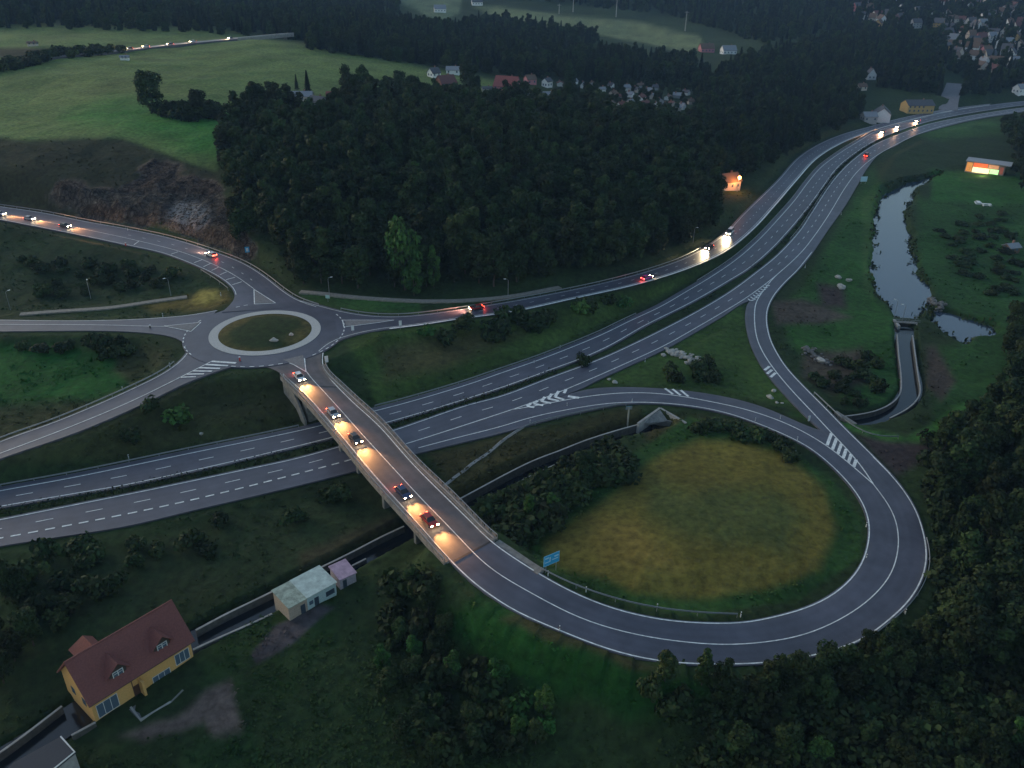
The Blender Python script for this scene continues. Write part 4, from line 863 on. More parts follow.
# culvert under the inner slip road
cu = empty('culvert', P(662, 424, -2), 0, 'concrete culvert mouth with splayed wing walls below the slip road', 'culvert')
cM = Matrix.Translation(-Vector(cu.location))
for pts, tops in ((((638, 424), (649, 416), (660, 408.5)), (-1.3, -.4, .2)), (((660, 408.5), (672, 415), (686, 423.5)), (.2, -.5, -1.4))):
    o = wallpts('wing_wall', pxw([pts[0], pts[1], pts[2]], -.6, 3.), .6, -.35, -6, MT['concrete'], cu); o.data.transform(cM)
A = P(645, 421.5, -1.3); B = P(660, 410, 0); C = P(674, 420, -1.3)
mb = MB(); mb.add([tuple(P(641, 423.5, -1.4)), tuple(P(660, 409.5, -.2)), tuple(P(668, 421, -1.8)), tuple(P(650, 425, -2.2))], [(0, 3, 2, 1)]); o = mb.build('sloped_apron', MT['concrete_d'], cu); o.data.transform(cM)
o = MB().box(P(664, 424, -2.6) + [0, .6, 0], (6.5, .5, 1.6), R_(-12)).build('portal_lintel', MT['concrete_d'], cu); o.data.transform(cM)
cu2 = empty('culvert', P(845, 419, -1), 0, 'low stone culvert face where the canal enters under the slip road', 'culvert')
o = MB().box((0, 0, -1.2), (1.0, 7, 3.4), R_(25)).build('face', MT['concrete_d'], cu2)
# weir with footbridge
we = empty('weir', P(905, 324, -1.6), 0, 'small concrete weir with footbridge between river and canal', 'weir')
wL = Vector(P(895.5, 321, -1.2) - np.array(we.location)); wR = Vector(P(914.5, 322, -1.2) - np.array(we.location)); wd_ = (wR - wL); ln = wd_.length; rz = math.atan2(wd_.y, wd_.x); cc = (wL + wR) / 2
MB().box((cc.x, cc.y, -.9), (ln, 1.0, 1.9), rz).build('gate', simple('dark_timber', (.06, .045, .035)), we)
MB().box((cc.x, cc.y - 1.0, .55), (ln + 2, 1.6, .2), rz).build('footbridge_deck', MT['concrete_d'], we)
for s in (-1, 1): MB().box((cc.x + s * (ln / 2 + .2) * math.cos(rz), cc.y + s * (ln / 2 + .2) * math.sin(rz) - 1.4, -1.2), (.8, 5.5, 3.4), rz).build('abutment', conc, we)
for dy in (-.3, -1.7):
    mb = MB(); mb.box((cc.x, cc.y + dy, 1.6), (ln + 2, .06, .06), rz); mb.box((cc.x, cc.y + dy, 1.15), (ln + 2, .05, .05), rz)
    for k in range(7): mb.box((cc.x - ln / 2 + ln * k / 6, cc.y + dy, 1.1), (.06, .06, 1.0), rz)
    mb.build('railing', galv, we)
c = W([(443, 485.5), (461, 471.7), (478, 459.5), (495, 447), (510, 436.5), (526, 426.5)], -.6); 
for i in range(len(c)): c[i, 2] = T(c[i, 0], c[i, 1]) + .08
o = strip([(-.35, -.3), (.35, -.3), (.35, .12), (.2, .12), (.15, 0), (-.15, 0), (-.2, .12), (-.35, .12)], c, normals(c), 1).build('drain_channel', conc); tag(o, 'straight concrete drain channel running down the slope beside the bridge', 'drain')

# ---------------------------------------------------------------- buildings
glass = simple('window_glass', (.09, .13, .17), .15, noise=.05); frame = simple('white_frame', (.65, .65, .62), .5)
yel = simple('yellow_plaster', (.66, .37, .12), .85, bump=.01); tile = mat('red_tiles', (.19, .062, .05), .8, noise=.3, scale=4, bump=.03)
A = G(96, 722); B = G(193.5, 656.5); A[2] = B[2] = zb = min(A[2], B[2])
d = (B - A)[:2]; Lh = float(np.linalg.norm(d)); rz = math.atan2(d[1], d[0])
ho = empty('yellow_house', A, rz, 'yellow house with red tiled roof and two dormers over the stream', 'house')
Wd, E, Rg = 9.0, 4.9, 9.8
# local: x along the front, y back, z up
mb = MB(); mb.add([(0, 0, -3), (Lh, 0, -3), (Lh, Wd, -3), (0, Wd, -3), (0, 0, E), (Lh, 0, E), (Lh, Wd, E), (0, Wd, E), (0, Wd / 2, Rg - .25), (Lh, Wd / 2, Rg - .25)], [(0, 1, 5, 4), (2, 3, 7, 6), (1, 2, 6, 9, 5), (3, 0, 4, 8, 7), (0, 3, 2, 1)])
wl = mb.build('wall', yel, ho)
def slope(mb, x0, x1, y0, z0, y1, z1, t=.22):
    n_ = Vector((0, -(z1 - z0), (y1 - y0))).normalized() * t; V = [(x0, y0, z0), (x1, y0, z0), (x1, y1, z1), (x0, y1, z1)]
    V += [(a, b + n_.y * (1 if y1 > y0 else -1), c + abs(n_.z)) for a, b, c in V]
    mb.add(V, [(3, 2, 1, 0), (4, 5, 6, 7), (0, 1, 5, 4), (1, 2, 6, 5), (2, 3, 7, 6), (3, 0, 4, 7)])
mb = MB(); rs = (Rg - E) / (Wd / 2)
slope(mb, -.5, Lh + .5, -.7, E - .7 * rs, Wd / 2, Rg); slope(mb, -.5, Lh + .5, Wd + .7, E - .7 * rs, Wd / 2 - .01, Rg)
rf = mb.build('roof', tile, ho)
mb = MB()
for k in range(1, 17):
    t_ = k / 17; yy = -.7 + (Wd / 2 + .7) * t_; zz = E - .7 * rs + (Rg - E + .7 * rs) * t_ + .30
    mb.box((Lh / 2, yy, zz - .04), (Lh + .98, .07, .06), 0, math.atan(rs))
mb.build('tile_courses', mat('dark_tile', (.15, .04, .035), .85, noise=.5, scale=3), rf)  # strips along the tile rows, a darker red than the roof
mb = MB(); mb.tube([(-.5, Wd / 2, Rg + .2), (Lh + .5, Wd / 2, Rg + .2)], .16, 6); mb.build('ridge_tiles', tile, rf)
mb = MB(); mb.box((Lh / 2, -.78, E - .7 * rs + .12), (Lh + 1, .16, .16)); mb.build('gutter', simple('brown_metal', (.09, .05, .04), .5), rf)
mb = MB(); mb.box((Lh * .38, -.12, 1.6), (.1, .1, 4.4)); mb.build('downpipe', simple('brown_metal', (.1, .05, .04)), ho)
for fx in (.3, .74):
    x = Lh * fx; y0 = .45; zb_ = E + y0 * rs; hw = 1.35; eh = 1.45; pk = 3.2
    dmo = MB(); dmo.add([(x - hw, y0, zb_ - .1), (x + hw, y0, zb_ - .1), (x + hw, y0, zb_ + eh), (x, y0, zb_ + pk - .25), (x - hw, y0, zb_ + eh), (x - hw, y0 + 2, zb_ + eh), (x + hw, y0 + 2, zb_ + eh)], [(0, 1, 2, 3, 4), (0, 4, 5), (1, 6, 2)]); dm = dmo.build('dormer', simple('dark_timber', (.06, .045, .035)), rf)
    m2 = MB(); yb = y0 + pk / rs
    for s in (-1, 1): 
        V = [(x + s * 2.0, y0 - .35, zb_ + eh - .75), (x, y0 - .95, zb_ + pk), (x, yb, zb_ + pk), (x + s * 2.0, y0 + (eh - .75) / rs, zb_ + eh - .75)]; V += [(a, b, c + .12) for a, b, c in V]
        m2.add(V, [(0, 1, 2, 3), (7, 6, 5, 4), (0, 4, 5, 1), (1, 5, 6, 2), (2, 6, 7, 3), (3, 7, 4, 0)])
    m2.build('dormer_roof', tile, rf)
    wn = MB().box((x, y0 - .03, zb_ + .65), (1.6, .05, 1.3)).build('window', glass, rf)
    m2 = MB()
    for dx in (-.8, 0, .8): m2.box((x + dx, y0 - .08, zb_ + .65), (.13, .06, 1.35))
    for dz in (0.08, 1.22): m2.box((x, y0 - .08, zb_ + dz), (1.7, .06, .13))
    m2.box((x, y0 - .08, zb_ + .8), (1.3, .06, .06)); m2.build('window_frame', frame, wn)
for (x0, x1, z0, z1) in ((.6, 3.9, .35, 3.0), (Lh * .57, Lh * .57 + 3.0, -.1, 1.5), (Lh - 3.1, Lh - .6, .9, 3.1)):
    wn = MB().box(((x0 + x1) / 2, -.02, (z0 + z1) / 2), (x1 - x0, .08, z1 - z0)).build('window', glass, ho); m2 = MB()
    for k in range(4): m2.box((x0 + (x1 - x0) * k / 3, -.075, (z0 + z1) / 2), (.08, .05, z1 - z0 + .1))
    for z in (z0, z1): m2.box(((x0 + x1) / 2, -.075, z), (x1 - x0 + .1, .05, .09))
    m2.build('window_frame', frame, wn)
MB().box((Lh * .41, -.05, 1.1), (1.0, .1, 2.1)).build('door', simple('brown_door', (.08, .035, .02)), ho)
mb = MB(); mb.box((Lh * .45, -.7, 1.6), (.4, 1.4, 3.2)); mb.build('porch_pillar', yel, ho)
mb = MB()   # rear wing with its own little hipped roof
mb.add([(2.9, Wd, -2), (6.1, Wd, -2), (6.1, Wd + 2.2, -2), (2.9, Wd + 2.2, -2), (2.9, Wd, 5.6), (6.1, Wd, 5.6), (6.1, Wd + 2.2, 5.6), (2.9, Wd + 2.2, 5.6)], [(0, 1, 5, 4), (1, 2, 6, 5), (2, 3, 7, 6), (3, 0, 4, 7)]); mb.build('rear_wing', yel, ho)
mb = MB(); mb.add([(2.5, Wd / 2 + .8, 5.6), (6.5, Wd / 2 + .8, 5.6), (6.5, Wd + 2.6, 5.6), (2.5, Wd + 2.6, 5.6), (4.5, Wd / 2 + .8, 8.6), (4.5, Wd + .5, 8.6)], [(0, 1, 4), (1, 2, 5, 4), (2, 3, 5), (3, 0, 4, 5)]); mb.build('wing_roof', tile, rf)
for y in (2.5, 6.0): MB().box((-.03, y, 2.6), (.08, 1.1, 1.3)).build('window', glass, ho)
MB().box((Lh + .03, Wd * .3, 1.5), (.1, 2.2, 2.4)).build('garage_door', simple('grey_door', (.25, .24, .23)), ho)
# terrace in front
te = empty('terrace', P(150, 705, zb), rz, 'sunken terrace with low pale wall in front of the yellow house', 'terrace')
q = [G(x, y) for x, y in ((131, 708), (141, 721), (171, 702), (183, 690))]
qa = np.array(q) - np.array(te.location); Mr = Matrix.Rotation(-rz, 3, 'Z'); qa = [Mr @ Vector(v) for v in qa]
wallpts('low_wall', [tuple(v) for v in qa[:3]], .3, .45, -.8, MT['concrete'], te); wallpts('low_wall', [tuple(qa[2]), tuple((qa[2] + qa[3]) / 2), tuple(qa[3])], .3, .3, -.8, MT['concrete_d'], te)
ctr = sum(qa, Vector()) / 4
MB().box((ctr.x, ctr.y + 1, .05), (6.5, 3.2, .2)).build('paving', MT['asphalt_old'], te)
# low sheds
def shed(px, py, px2, py2, depth, hgt, name, label, wallm, roofm, parts):
    A = G(px, py); B = G(px2, py2); A[2] = B[2] = min(A[2], B[2]); d = (B - A)[:2]; L = float(np.linalg.norm(d)); rz = math.atan2(d[1], d[0])
    o = empty(name, A, rz, label, 'shed'); x = 0
    for k, (fr, m, dh) in enumerate(wallm):
        w_ = L * fr; MB().box((x + w_ / 2, depth / 2, (hgt + dh) / 2 - .5), (w_ - .01, depth, hgt + dh + 1)).build('wall', m, o)
        for (dx, dw, z0, z1, dm, nm) in parts[k]: MB().box((x + dx * w_, -.02, (z0 + z1) / 2), (dw, .08, z1 - z0)).build(nm, dm, o)
        x += w_
    x = 0
    for k, (fr, m, dz) in enumerate(roofm):
        w_ = L * fr; q = MB(); q.add([(x - .15, -.35, hgt + dz), (x + w_ + .1, -.35, hgt + dz), (x + w_ + .1, depth + .3, hgt + dz + .35), (x - .15, depth + .3, hgt + dz + .35), (x - .15, -.35, hgt + dz + .16), (x + w_ + .1, -.35, hgt + dz + .16), (x + w_ + .1, depth + .3, hgt + dz + .51), (x - .15, depth + .3, hgt + dz + .51)], [(3, 2, 1, 0), (4, 5, 6, 7), (0, 1, 5, 4), (1, 2, 6, 5), (2, 3, 7, 6), (3, 0, 4, 7)]); q.build('roof', m, o); x += w_
    return o
beige = simple('beige_render', (.42, .33, .25), .9, noise=.3); mint = simple('mint_render', (.42, .52, .50), .9, noise=.25); lilac = simple('lilac_render', (.42, .37, .40), .9, noise=.3)
rmoss = mat('mossy_roof', (.33, .37, .29), .9, noise=.6, scale=.9); rplain = mat('pale_roof', (.46, .53, .47), .85, noise=.35, scale=.8); dk = simple('dark_door', (.04, .06, .08), .5); rpink = mat('faded_pink_roof', (.45, .31, .38), .9, noise=.35, scale=.8)
shed(290, 621, 337, 595, 5.2, 3.1, 'shed_row', 'row of sheds with mossy green flat roof beside the stream', [(.38, beige, 0), (.32, mint, .02), (.30, mint, .01)], [(.38, rmoss, 0), (.62, rplain, .05)],
     [((.75, .9, 0, 2.1, dk, 'door'),), ((.6, .9, 0, 2.1, dk, 'door'), (.25, .8, 1.1, 1.9, glass, 'window')), ((.55, 1.8, .9, 2., dk, 'window'),)])
shed(340.5, 590, 356.5, 581.5, 3.8, 2.5, 'small_hut', 'small hut with faded pink roof at the right end of the shed row', [(1, lilac, 0)], [(1, rpink, 0)], [((.3, .8, 0, 1.9, dk, 'door'),)])
A = P(61, 738, 1.2); B = P(75, 753, 1.2); rz2 = math.atan2((B - A)[1], (B - A)[0])
fb = empty('garage', P(35, 765, -2.4), 0, 'dark flat roofed garage with pale edging at the lower left corner', 'garage')
fl = np.array(fb.location); c4 = [P(61, 737.5, 1.2) - fl, P(75, 753, 1.2) - fl, P(48, 775, 1.2) - fl, P(-25, 800, 1.2) - fl, P(15, 763, 1.2) - fl]
q = [(c[0], c[1]) for c in c4][::-1]
MB().prism(q, -2, 3.5).build('wall', conc, fb); q2 = [(sum(a[0] for a in q) / 5 + (x - sum(a[0] for a in q) / 5) * 1.03, sum(a[1] for a in q) / 5 + (y - sum(a[1] for a in q) / 5) * 1.03) for x, y in q]
MB().prism(q2, 3.5, 3.75).build('roof', simple('bitumen', (.035, .04, .05), .8), fb)
wallpts('pale_edging', [(*c4[0][:2],), (*c4[1][:2],), (*c4[2][:2],)], .18, 3.9, 3.6, frame, fb)

# generic village houses
def house_meshes(L, Wd, E, Rg, seed):
    a = MB(); a.add([(-L / 2, -Wd / 2, -3), (L / 2, -Wd / 2, -3), (L / 2, Wd / 2, -3), (-L / 2, Wd / 2, -3), (-L / 2, -Wd / 2, E), (L / 2, -Wd / 2, E), (L / 2, Wd / 2, E), (-L / 2, Wd / 2, E), (-L / 2, 0, Rg - .15), (L / 2, 0, Rg - .15)], [(0, 1, 5, 4), (2, 3, 7, 6), (1, 2, 6, 9, 5), (3, 0, 4, 8, 7)])
    b = MB(); rs = (Rg - E) / (Wd / 2)
    for s in (-1, 1): 
        V = [(-L / 2 - .4, s * (Wd / 2 + .5), E - .5 * rs), (L / 2 + .4, s * (Wd / 2 + .5), E - .5 * rs), (L / 2 + .4, 0, Rg), (-L / 2 - .4, 0, Rg)]; V += [(x, y, z + .25) for x, y, z in V]
        b.add(V, [(3, 2, 1, 0), (4, 5, 6, 7), (0, 1, 5, 4), (1, 2, 6, 5), (2, 3, 7, 6), (3, 0, 4, 7)])
    c = MB(); c.box((L * .2, .6, Rg), (.7, .7, 2))
    wnd = []
    for s in (-1, 1):
        for z in ([1.2, 3.8] if E > 4 else [1.2]):
            for x in np.linspace(-L / 2 + 1.6, L / 2 - 1.6, max(2, int(L / 3.2))): wnd.append((x, s * (Wd / 2 + .02), z, 1.1, .06))
    for s in (-1, 1):
        for y in (-Wd * .22, Wd * .22): wnd.append((s * (L / 2 + .02), y, E - .8 if E > 4 else 1.2, .06, 1.1))
    return a, b, c, wnd
def village_house(px, py, wallc, roofc, L, Wd, E, Rg, rz, label, group=None, cat='house', lit=None, name='house', windows=True):
    p = G(px, py)
    if p is None: return
    a, b, c, wnd = house_meshes(L, Wd, E, Rg, 0); o = empty(name, p, rz, label, cat, group)
    wn_ = 'plaster_%02d%02d%02d' % tuple(int(v * 99) for v in wallc); rn_ = 'roofing_%02d%02d%02d' % tuple(int(v * 99) for v in roofc)
    a.build('wall', simple(wn_, wallc, .9), o); r = b.build('roof', simple(rn_, roofc, .8), o); c.build('chimney', simple('brick', (.25, .12, .09)), r)
    if windows:
        for (x, y, z, dx, dy) in wnd[:10]:
            w_ = MB().box((x, y, z + .65), (dx, dy, 1.3)).build('window', glass, o)
    return o
WHT, CRM, PNK, OCH, GRY = (.8, .79, .77), (.58, .5, .42), (.5, .2, .22), (.5, .34, .14), (.38, .38, .38)
RD, DRD, GR, DG, BR = (.28, .08, .07), (.15, .06, .05), (.24, .25, .27), (.09, .09, .10), (.14, .09, .06)
cn = {WHT: 'white', CRM: 'cream', PNK: 'pink', OCH: 'ochre', GRY: 'grey', RD: 'red', DRD: 'dark red', GR: 'grey', DG: 'dark', BR: 'brown'}
named = [(300, 101, CRM, GR, 14, 7, 3, 5, .1, 'long low cream house with grey roof at the left end of the hamlet'), (334, 103, OCH, RD, 7, 6, 3.5, 6, .3, 'small ochre house with red roof beside the round trees of the hamlet'), (318, 106, GRY, DG, 8, 6, 3, 5, -.4, 'low grey house with dark roof between the first houses of the hamlet'),
         (388, 88, WHT, GR, 8, 6, 3, 5.5, 1.2, 'small white gabled house between round tree and dark conifer'), (446, 90, DRD, DRD, 11, 9, 5, 9, .6, 'tall dark red house with steep roof left of the pink house'), (434, 77, WHT, DG, 7, 6, 3, 6, .8, 'little white house on the field edge above the hamlet'), (453, 74, WHT, GR, 9, 6, 3, 5, 0, 'low white barn on the field edge beside the big tree'),
         (507, 94, PNK, RD, 15, 11, 5.5, 11, -.35, 'big pink house with steep red roof, the largest of the hamlet'), (487, 93, WHT, DG, 6, 5, 3, 4, .2, 'small white garage beside the big pink house'), (530, 84, PNK, BR, 7, 6, 3.5, 6, .5, 'small pink house with brown roof behind the white sheds'), (547, 87, WHT, DG, 6, 5, 4, 6, .9, 'narrow white house right of the pink houses'), (532, 96, WHT, GR, 9, 5, 2.6, 4, .1, 'low white shed in front of the small pink house'), (549, 98, CRM, GR, 8, 5, 2.6, 4, .2, 'low cream shed at the right end of the pink houses'),
         (870, 79, WHT, DG, 8, 7, 4, 8.5, 1.5, 'white steep gabled house alone on the dark wooded slope'), (861, 90, CRM, BR, 7, 5, 3, 5, .2, 'small cream cottage below the lone white gabled house'), (881, 120, WHT, DG, 16, 10, 5, 9, 1.25, 'white chalet with dark roof beside the far end of the local road'), (868, 121, GRY, GR, 9, 7, 3.5, 6, .1, 'low grey annex left of the white chalet'), (916, 112, OCH, DG, 20, 11, 5.5, 8.5, .12, 'long ochre building with dark roof beside the far road junction'),
         (1010, 252, BR, GR, 5, 4, 2.5, 3.6, .3, 'small brown hut with grey roof in the meadow right of the river'), (33, 46, CRM, BR, 6, 3, 2, 2.8, .1, 'small brown field shelter alone on the upper left meadow'), (125, 60, WHT, GR, 5, 3, 1.8, 2.6, .2, 'small white trailer sized hut below the hill road'), (1019, 93, WHT, GR, 9, 7, 4, 7, .4, 'white house half hidden in the wood above the road end')]
for a in named: village_house(*a[:9], a[9])
r = random.Random(4)
k = 0
COTT = [(602, 92), (611, 88), (613, 96), (619, 99), (626, 90), (630, 97), (636, 92), (640, 88), (641, 100), (648, 93), (652, 99), (655, 90), (612, 106), (621, 108), (630, 105), (660, 104), (664, 108), (668, 100), (672, 106), (677, 98), (682, 109), (686, 95), (690, 104), (645, 106), (575, 84), (583, 88), (570, 90), (592, 86), (560, 86), (656, 109), (678, 111)]
for (x, y) in COTT:
    wc = [WHT, WHT, CRM, GRY][k % 4]; rc_ = [GR, DG, BR, DRD, GR][k % 5]; k += 1
    village_house(x, y, wc, rc_, r.uniform(3.5, 6), r.uniform(3, 4.2), 2.2, r.uniform(3.0, 3.9), r.uniform(0, 3), f'tiny {cn[wc]} garden cottage with {cn[rc_]} roof in the allotments', f'{cn[wc]} garden cottages with {cn[rc_]} roofs in the allotments', 'cottage', name='garden_cottage', windows=False)
town = [(862, 20), (872, 22), (895, 24), (903, 12), (900, 22), (862, 3), (870, 6), (858, 11), (868, 12), (890, 3), (905, 3), (925, 12), (932, 20), (946, 18), (955, 6), (968, 18), (980, 12), (990, 18), (975, 30), (981, 28), (998, 16), (1005, 20), (1016, 17), (1021, 26), (948, 32), (946, 38), (950, 44), (953, 50), (956, 58), (955, 63), (962, 36), (970, 26), (984, 35), (990, 42), (985, 56), (988, 60), (994, 68), (992, 75), (1005, 55), (1010, 58), (1002, 38), (1015, 40), (1000, 48), (978, 48), (1012, 9), (1000, 4), (988, 5), (1020, 5), (1008, 28), (915, 28), (878, 28), (943, 5), (920, 3), (965, 5), (1012, 68), (1018, 50), (887, 18), (975, 62), (960, 24), (938, 27), (1022, 36), (1007, 47), (951, 24), (984, 21), (970, 40), (1016, 31)]
rt = random.Random(12)
for k_ in range(75):
    x = rt.uniform(858, 1024); y = rt.uniform(1, 74)
    if y > 30 and x < 942: continue
    if y > 22 and x < 870: continue
    if min(math.hypot((x - a) * .8, (y - b) * 1.6) for a, b in town) > 6.5: town.append((round(x, 1), round(y, 1)))
for i, (x, y) in enumerate(town):
    wc = [WHT, GRY, CRM, WHT, PNK, GRY, WHT, CRM, OCH][i * 7 % 9]; rc_ = [DG, DG, BR, DRD, GR, BR, DG][i * 5 % 7]
    s_ = .8 if y > 15 else .95
    village_house(x, y, wc, rc_, r.uniform(10, 16) * s_, r.uniform(8, 10) * s_, r.uniform(4.5, 6.5), r.uniform(8.5, 10.5), r.choice([.2, .3, 1.8, -.6, .9]), f'{cn[wc]} town house with {cn[rc_]} roof on the far right hillside', f'{cn[wc]} town houses with {cn[rc_]} roofs', 'house', name='town_house')
for (x, y, wc, rc_, t) in ((728, 54, WHT, GR, 'white farmhouse with grey roof below the distant meadow'), (706, 52, PNK, BR, 'pink farmhouse with brown roof below the distant meadow'), (440, 12, WHT, GR, 'white farmhouse on the distant upper meadow'), (477, 5, WHT, DG, 'white distant farmhouse at the upper wood edge')): village_house(x, y, wc, rc_, 14, 9, 4, 8, .2, t)
# lit garden restaurant with orange lamp
gl = G(737, 192)
gh = village_house(727, 188, CRM, BR, 10, 7, 4, 7, .5, 'cream house lit orange by the lamp beside the local road')
ol = empty('street_lamp', gl, 0, 'glowing orange street lamp beside the lit cream house', 'street lamp')
MB().tube([(0, 0, -.3), (0, 0, 7), (0, -.8, 7.3)], [.1, .07, .05], 8).build('pole', galv, ol)
import bmesh
bm = bmesh.new(); bmesh.ops.create_icosphere(bm, subdivisions=2, radius=.75); me_ = bpy.data.meshes.new('lamp_globe'); bm.to_mesh(me_); bm.free(); me_.materials.append(mat('orange_lamp', (1, .5, .2), emit=(1, .33, .08), estr=14)); gb = bpy.data.objects.new('lamp_globe', me_); COL.objects.link(gb); gb.parent = ol; gb.location = (0, -.9, 7.0)
def lamp_light(parent, loc, e, col, kind='POINT', rot=None, size=.3, spot=None, blend=.5):
    l = bpy.data.lights.new('lamp_light', kind); l.energy = e; l.color = col; l.shadow_soft_size = size
    if spot: l.spot_size = spot; l.spot_blend = blend
    o = bpy.data.objects.new('lamp_light', l); COL.objects.link(o); o.parent = parent; o.location = loc
    if rot: o.rotation_euler = rot
    return o
lamp_light(ol, (0, -1.2, 5.8), 1500, (1, .36, .1))
# lit roadside pavilion with bright panels
A = G(964, 172); B = G(1003, 176); d = (B - A)[:2]; L = float(np.linalg.norm(d)); rzp = math.atan2(d[1], d[0])
pv = empty('lit_pavilion', A, rzp, 'low pavilion with brightly lit yellow, red and green panels across the river', 'pavilion')
MB().box((L / 2, 5, 2.4), (L, 9, 6.8)).build('wall', simple('pavilion_wall', (.3, .27, .24)), pv); MB().box((L / 2 + 1, 5, 6.0), (L + 3, 11, .4)).build('roof', simple('pavilion_roof', (.3, .3, .31)), pv)
for (x0, x1, z0, z1, c, e, nm) in ((0.02, .17, .6, 5.4, (.8, .32, .08), 1.0, 'side_panel'), (.19, .56, 3.3, 5.5, (.9, .16, .05), 1.3, 'red_panel'), (.19, .62, .5, 3.2, (1, .78, .38), 2.6, 'yellow_panel'), (.58, .84, 3.4, 5.4, (.75, .35, .18), .9, 'orange_panel'), (.64, .86, .4, 3.2, (.55, 1, .4), 1.8, 'green_panel'), (.88, .97, 1.2, 4.8, (.4, .12, .08), .5, 'end_panel')):
    MB().box((L * (x0 + x1) / 2, .42, (z0 + z1) / 2), (L * (x1 - x0), .1, z1 - z0)).build(nm, mat(nm, c, emit=c, estr=e * .3, noise=.45, scale=.6), pv)
    mm_ = MB(); mm_.box((L * (x0 + x1) / 2, .35, (z0 + z1) / 2), (L * (x1 - x0) * .7, .04, .25)); mm_.box((L * (x0 + x1) / 2, .35, (z0 + z1) / 2 + .7), (L * (x1 - x0) * .5, .04, .2)); 
lamp_light(pv, (L * .5, -5, 1.6), 260, (1, .8, .45))
for x, y in ((978, 204), (986, 206)):
    o = empty('picnic_table', G(x, y), .3 + x, 'white picnic table set on the meadow below the pavilion', 'table', 'white picnic tables below the pavilion'); MB().box((0, 0, 1.0), (4.2, 1.4, .12)).build('tabletop', wp, o)
    for s in (-1, 1): MB().box((0, s * 1.3, .55), (4.2, .5, .1)).build('bench', wp, o); MB().box((s * 1.4, 0, .5), (.12, 2.2, 1.0)).build('leg', wp, o)

# far hill road and viaduct
hp = [(48, 59.5), (80, 56), (118, 52.5), (160, 47.5), (200, 43.5), (235, 40.2)]
g = [G(*q) for q in hp]; hr = smooth(resample(catmull([p + [0, 0, .8] for p in g], 6), step=6), 4)
endp = hr[-1]; ve = P(291, 34, endp[2] + 1.5); vd = resample(np.array([endp, (endp + ve) / 2, ve]), step=5)
sheet('hill_road', offset(hr, 4), offset(hr, -4), MT['asphalt'], .4, carve=False, skirt=1.8)
vi = empty('viaduct', vd[len(vd) // 2], 0, 'distant slender viaduct leaving the hill road above the wood', 'bridge'); vl = np.array(vi.location)
vc = vd - vl; strip([(-5, -1.6), (5, -1.6), (5.4, .5), (-5.4, .5)], vc, normals(vc), 1).build('deck', conc, vi); strip([(-5.5, .5), (-5.2, .5), (-5.2, 1.5), (-5.5, 1.5)], vc, normals(vc), 1).build('parapet', conc, vi)
for t in (.25, .62, .95):
    p = vc[int(t * (len(vc) - 1))]; zt = T(p[0] + vl[0], p[1] + vl[1]) - vl[2]; MB().box((p[0], p[1], (min(zt, p[2] - 9) - 3 + p[2] - 1.4) / 2), (2.2, 3, p[2] - 1.4 - (min(zt, p[2] - 9) - 3))).build('pier', conc, vi)
# town street
c = [G(*q) for q in ((948, 111), (948.5, 104), (950, 97), (953, 90), (955, 84))]; c = np.array([p + [0, 0, .25] for p in c]); c = smooth(resample(c, step=5), 2)
o = sheet('town_street', offset(c, 6.5), offset(c, -6.5), MT['asphalt_old'], .3, carve=False, skirt=3)
# power poles far away
for x, y, h_ in ((573, 12, 26), (616, 17, 22), (685, 31, 22), (559, 14, 12)):
    p = G(x, y)
    if p is None: continue
    o = empty('power_pole', p, 0, {573: 'tall power pole at the wood edge above the distant meadow', 616: 'power pole in the middle of the distant meadow', 685: 'power pole at the right end of the distant meadow', 559: 'short power pole at the left end of the distant meadow'}[x], 'power pole')
    MB().tube([(0, 0, -1), (0, 0, h_)], [.7, .35], 8).build('mast', conc, o); MB().box((0, 0, h_ - 1.5), (5, .4, .4)).build('cross_arm', conc, o)

# ---------------------------------------------------------------- cars with their lamps on
hl = mat('headlight_glass', (1, .9, .7), emit=(1, .74, .42), estr=60); tl = mat('taillight_glass', (.6, .02, .01), emit=(1, .05, .02), estr=25)
tyre = simple('tyre', (.02, .02, .02), .8); rim = simple('rim', (.4, .4, .42), .35, .8)
def car_meshes(L=4.4, Wd=1.8, van=False):
    hb = .95 if not van else 1.15; top = 1.45 if not van else 2.2
    prof = [(-L / 2, .35), (-L / 2, .78), (-L / 2 + .12, hb - .05), (-L * .38, hb), (L * .22, hb - .02), (L * .44, hb - .18), (L / 2, .68), (L / 2, .35)]
    cab = [(-L * .44, hb - .04), (-L * .33, top - .06), (-L * .25, top), (L * .02, top), (L * .08, top - .05), (L * .25, hb - .04)] if not van else [(-L * .49, hb - .04), (-L * .48, top - .1), (-L * .45, top), (L * .2, top), (L * .25, top - .08), (L * .38, hb - .1)]
    def ext(pr, w0, w1f):
        n_ = len(pr); V = []
        for s in (-1, 1):
            for (x, z) in pr: V.append((x, s * w0(z) / 2, z))
        return MB().add(V, [tuple(range(n_)), tuple(range(n_, 2 * n_))[::-1]] + [(i, i + n_, (i + 1) % n_ + n_, (i + 1) % n_) for i in range(n_)])
    body = ext(prof, lambda z: Wd if z < hb - .1 else Wd - .12, 1); gl_ = ext(cab, lambda z: Wd - .14 - .38 * max(0, (z - hb) / (top - hb)), 1)
    x0, x1 = ((-L * .31, L * .05) if not van else (-L * .45, L * .21))
    roof = MB().box(((x0 + x1) / 2, 0, top + .012), (x1 - x0, Wd - .55, .05))
    for s in (-1, 1):
        for xx in (-L * .12, L * .06): roof.box((xx, s * (Wd / 2 - .17), (hb + top) / 2), (.08, .06, top - hb), 0, s * .25)
    wh = MB().tube([(0, -.11, 0), (0, .11, 0)], .33, 16); rm = MB().tube([(0, -.12, 0), (0, .12, 0)], .19, 10)
    return body, gl_, roof, wh, rm
CARS = {}
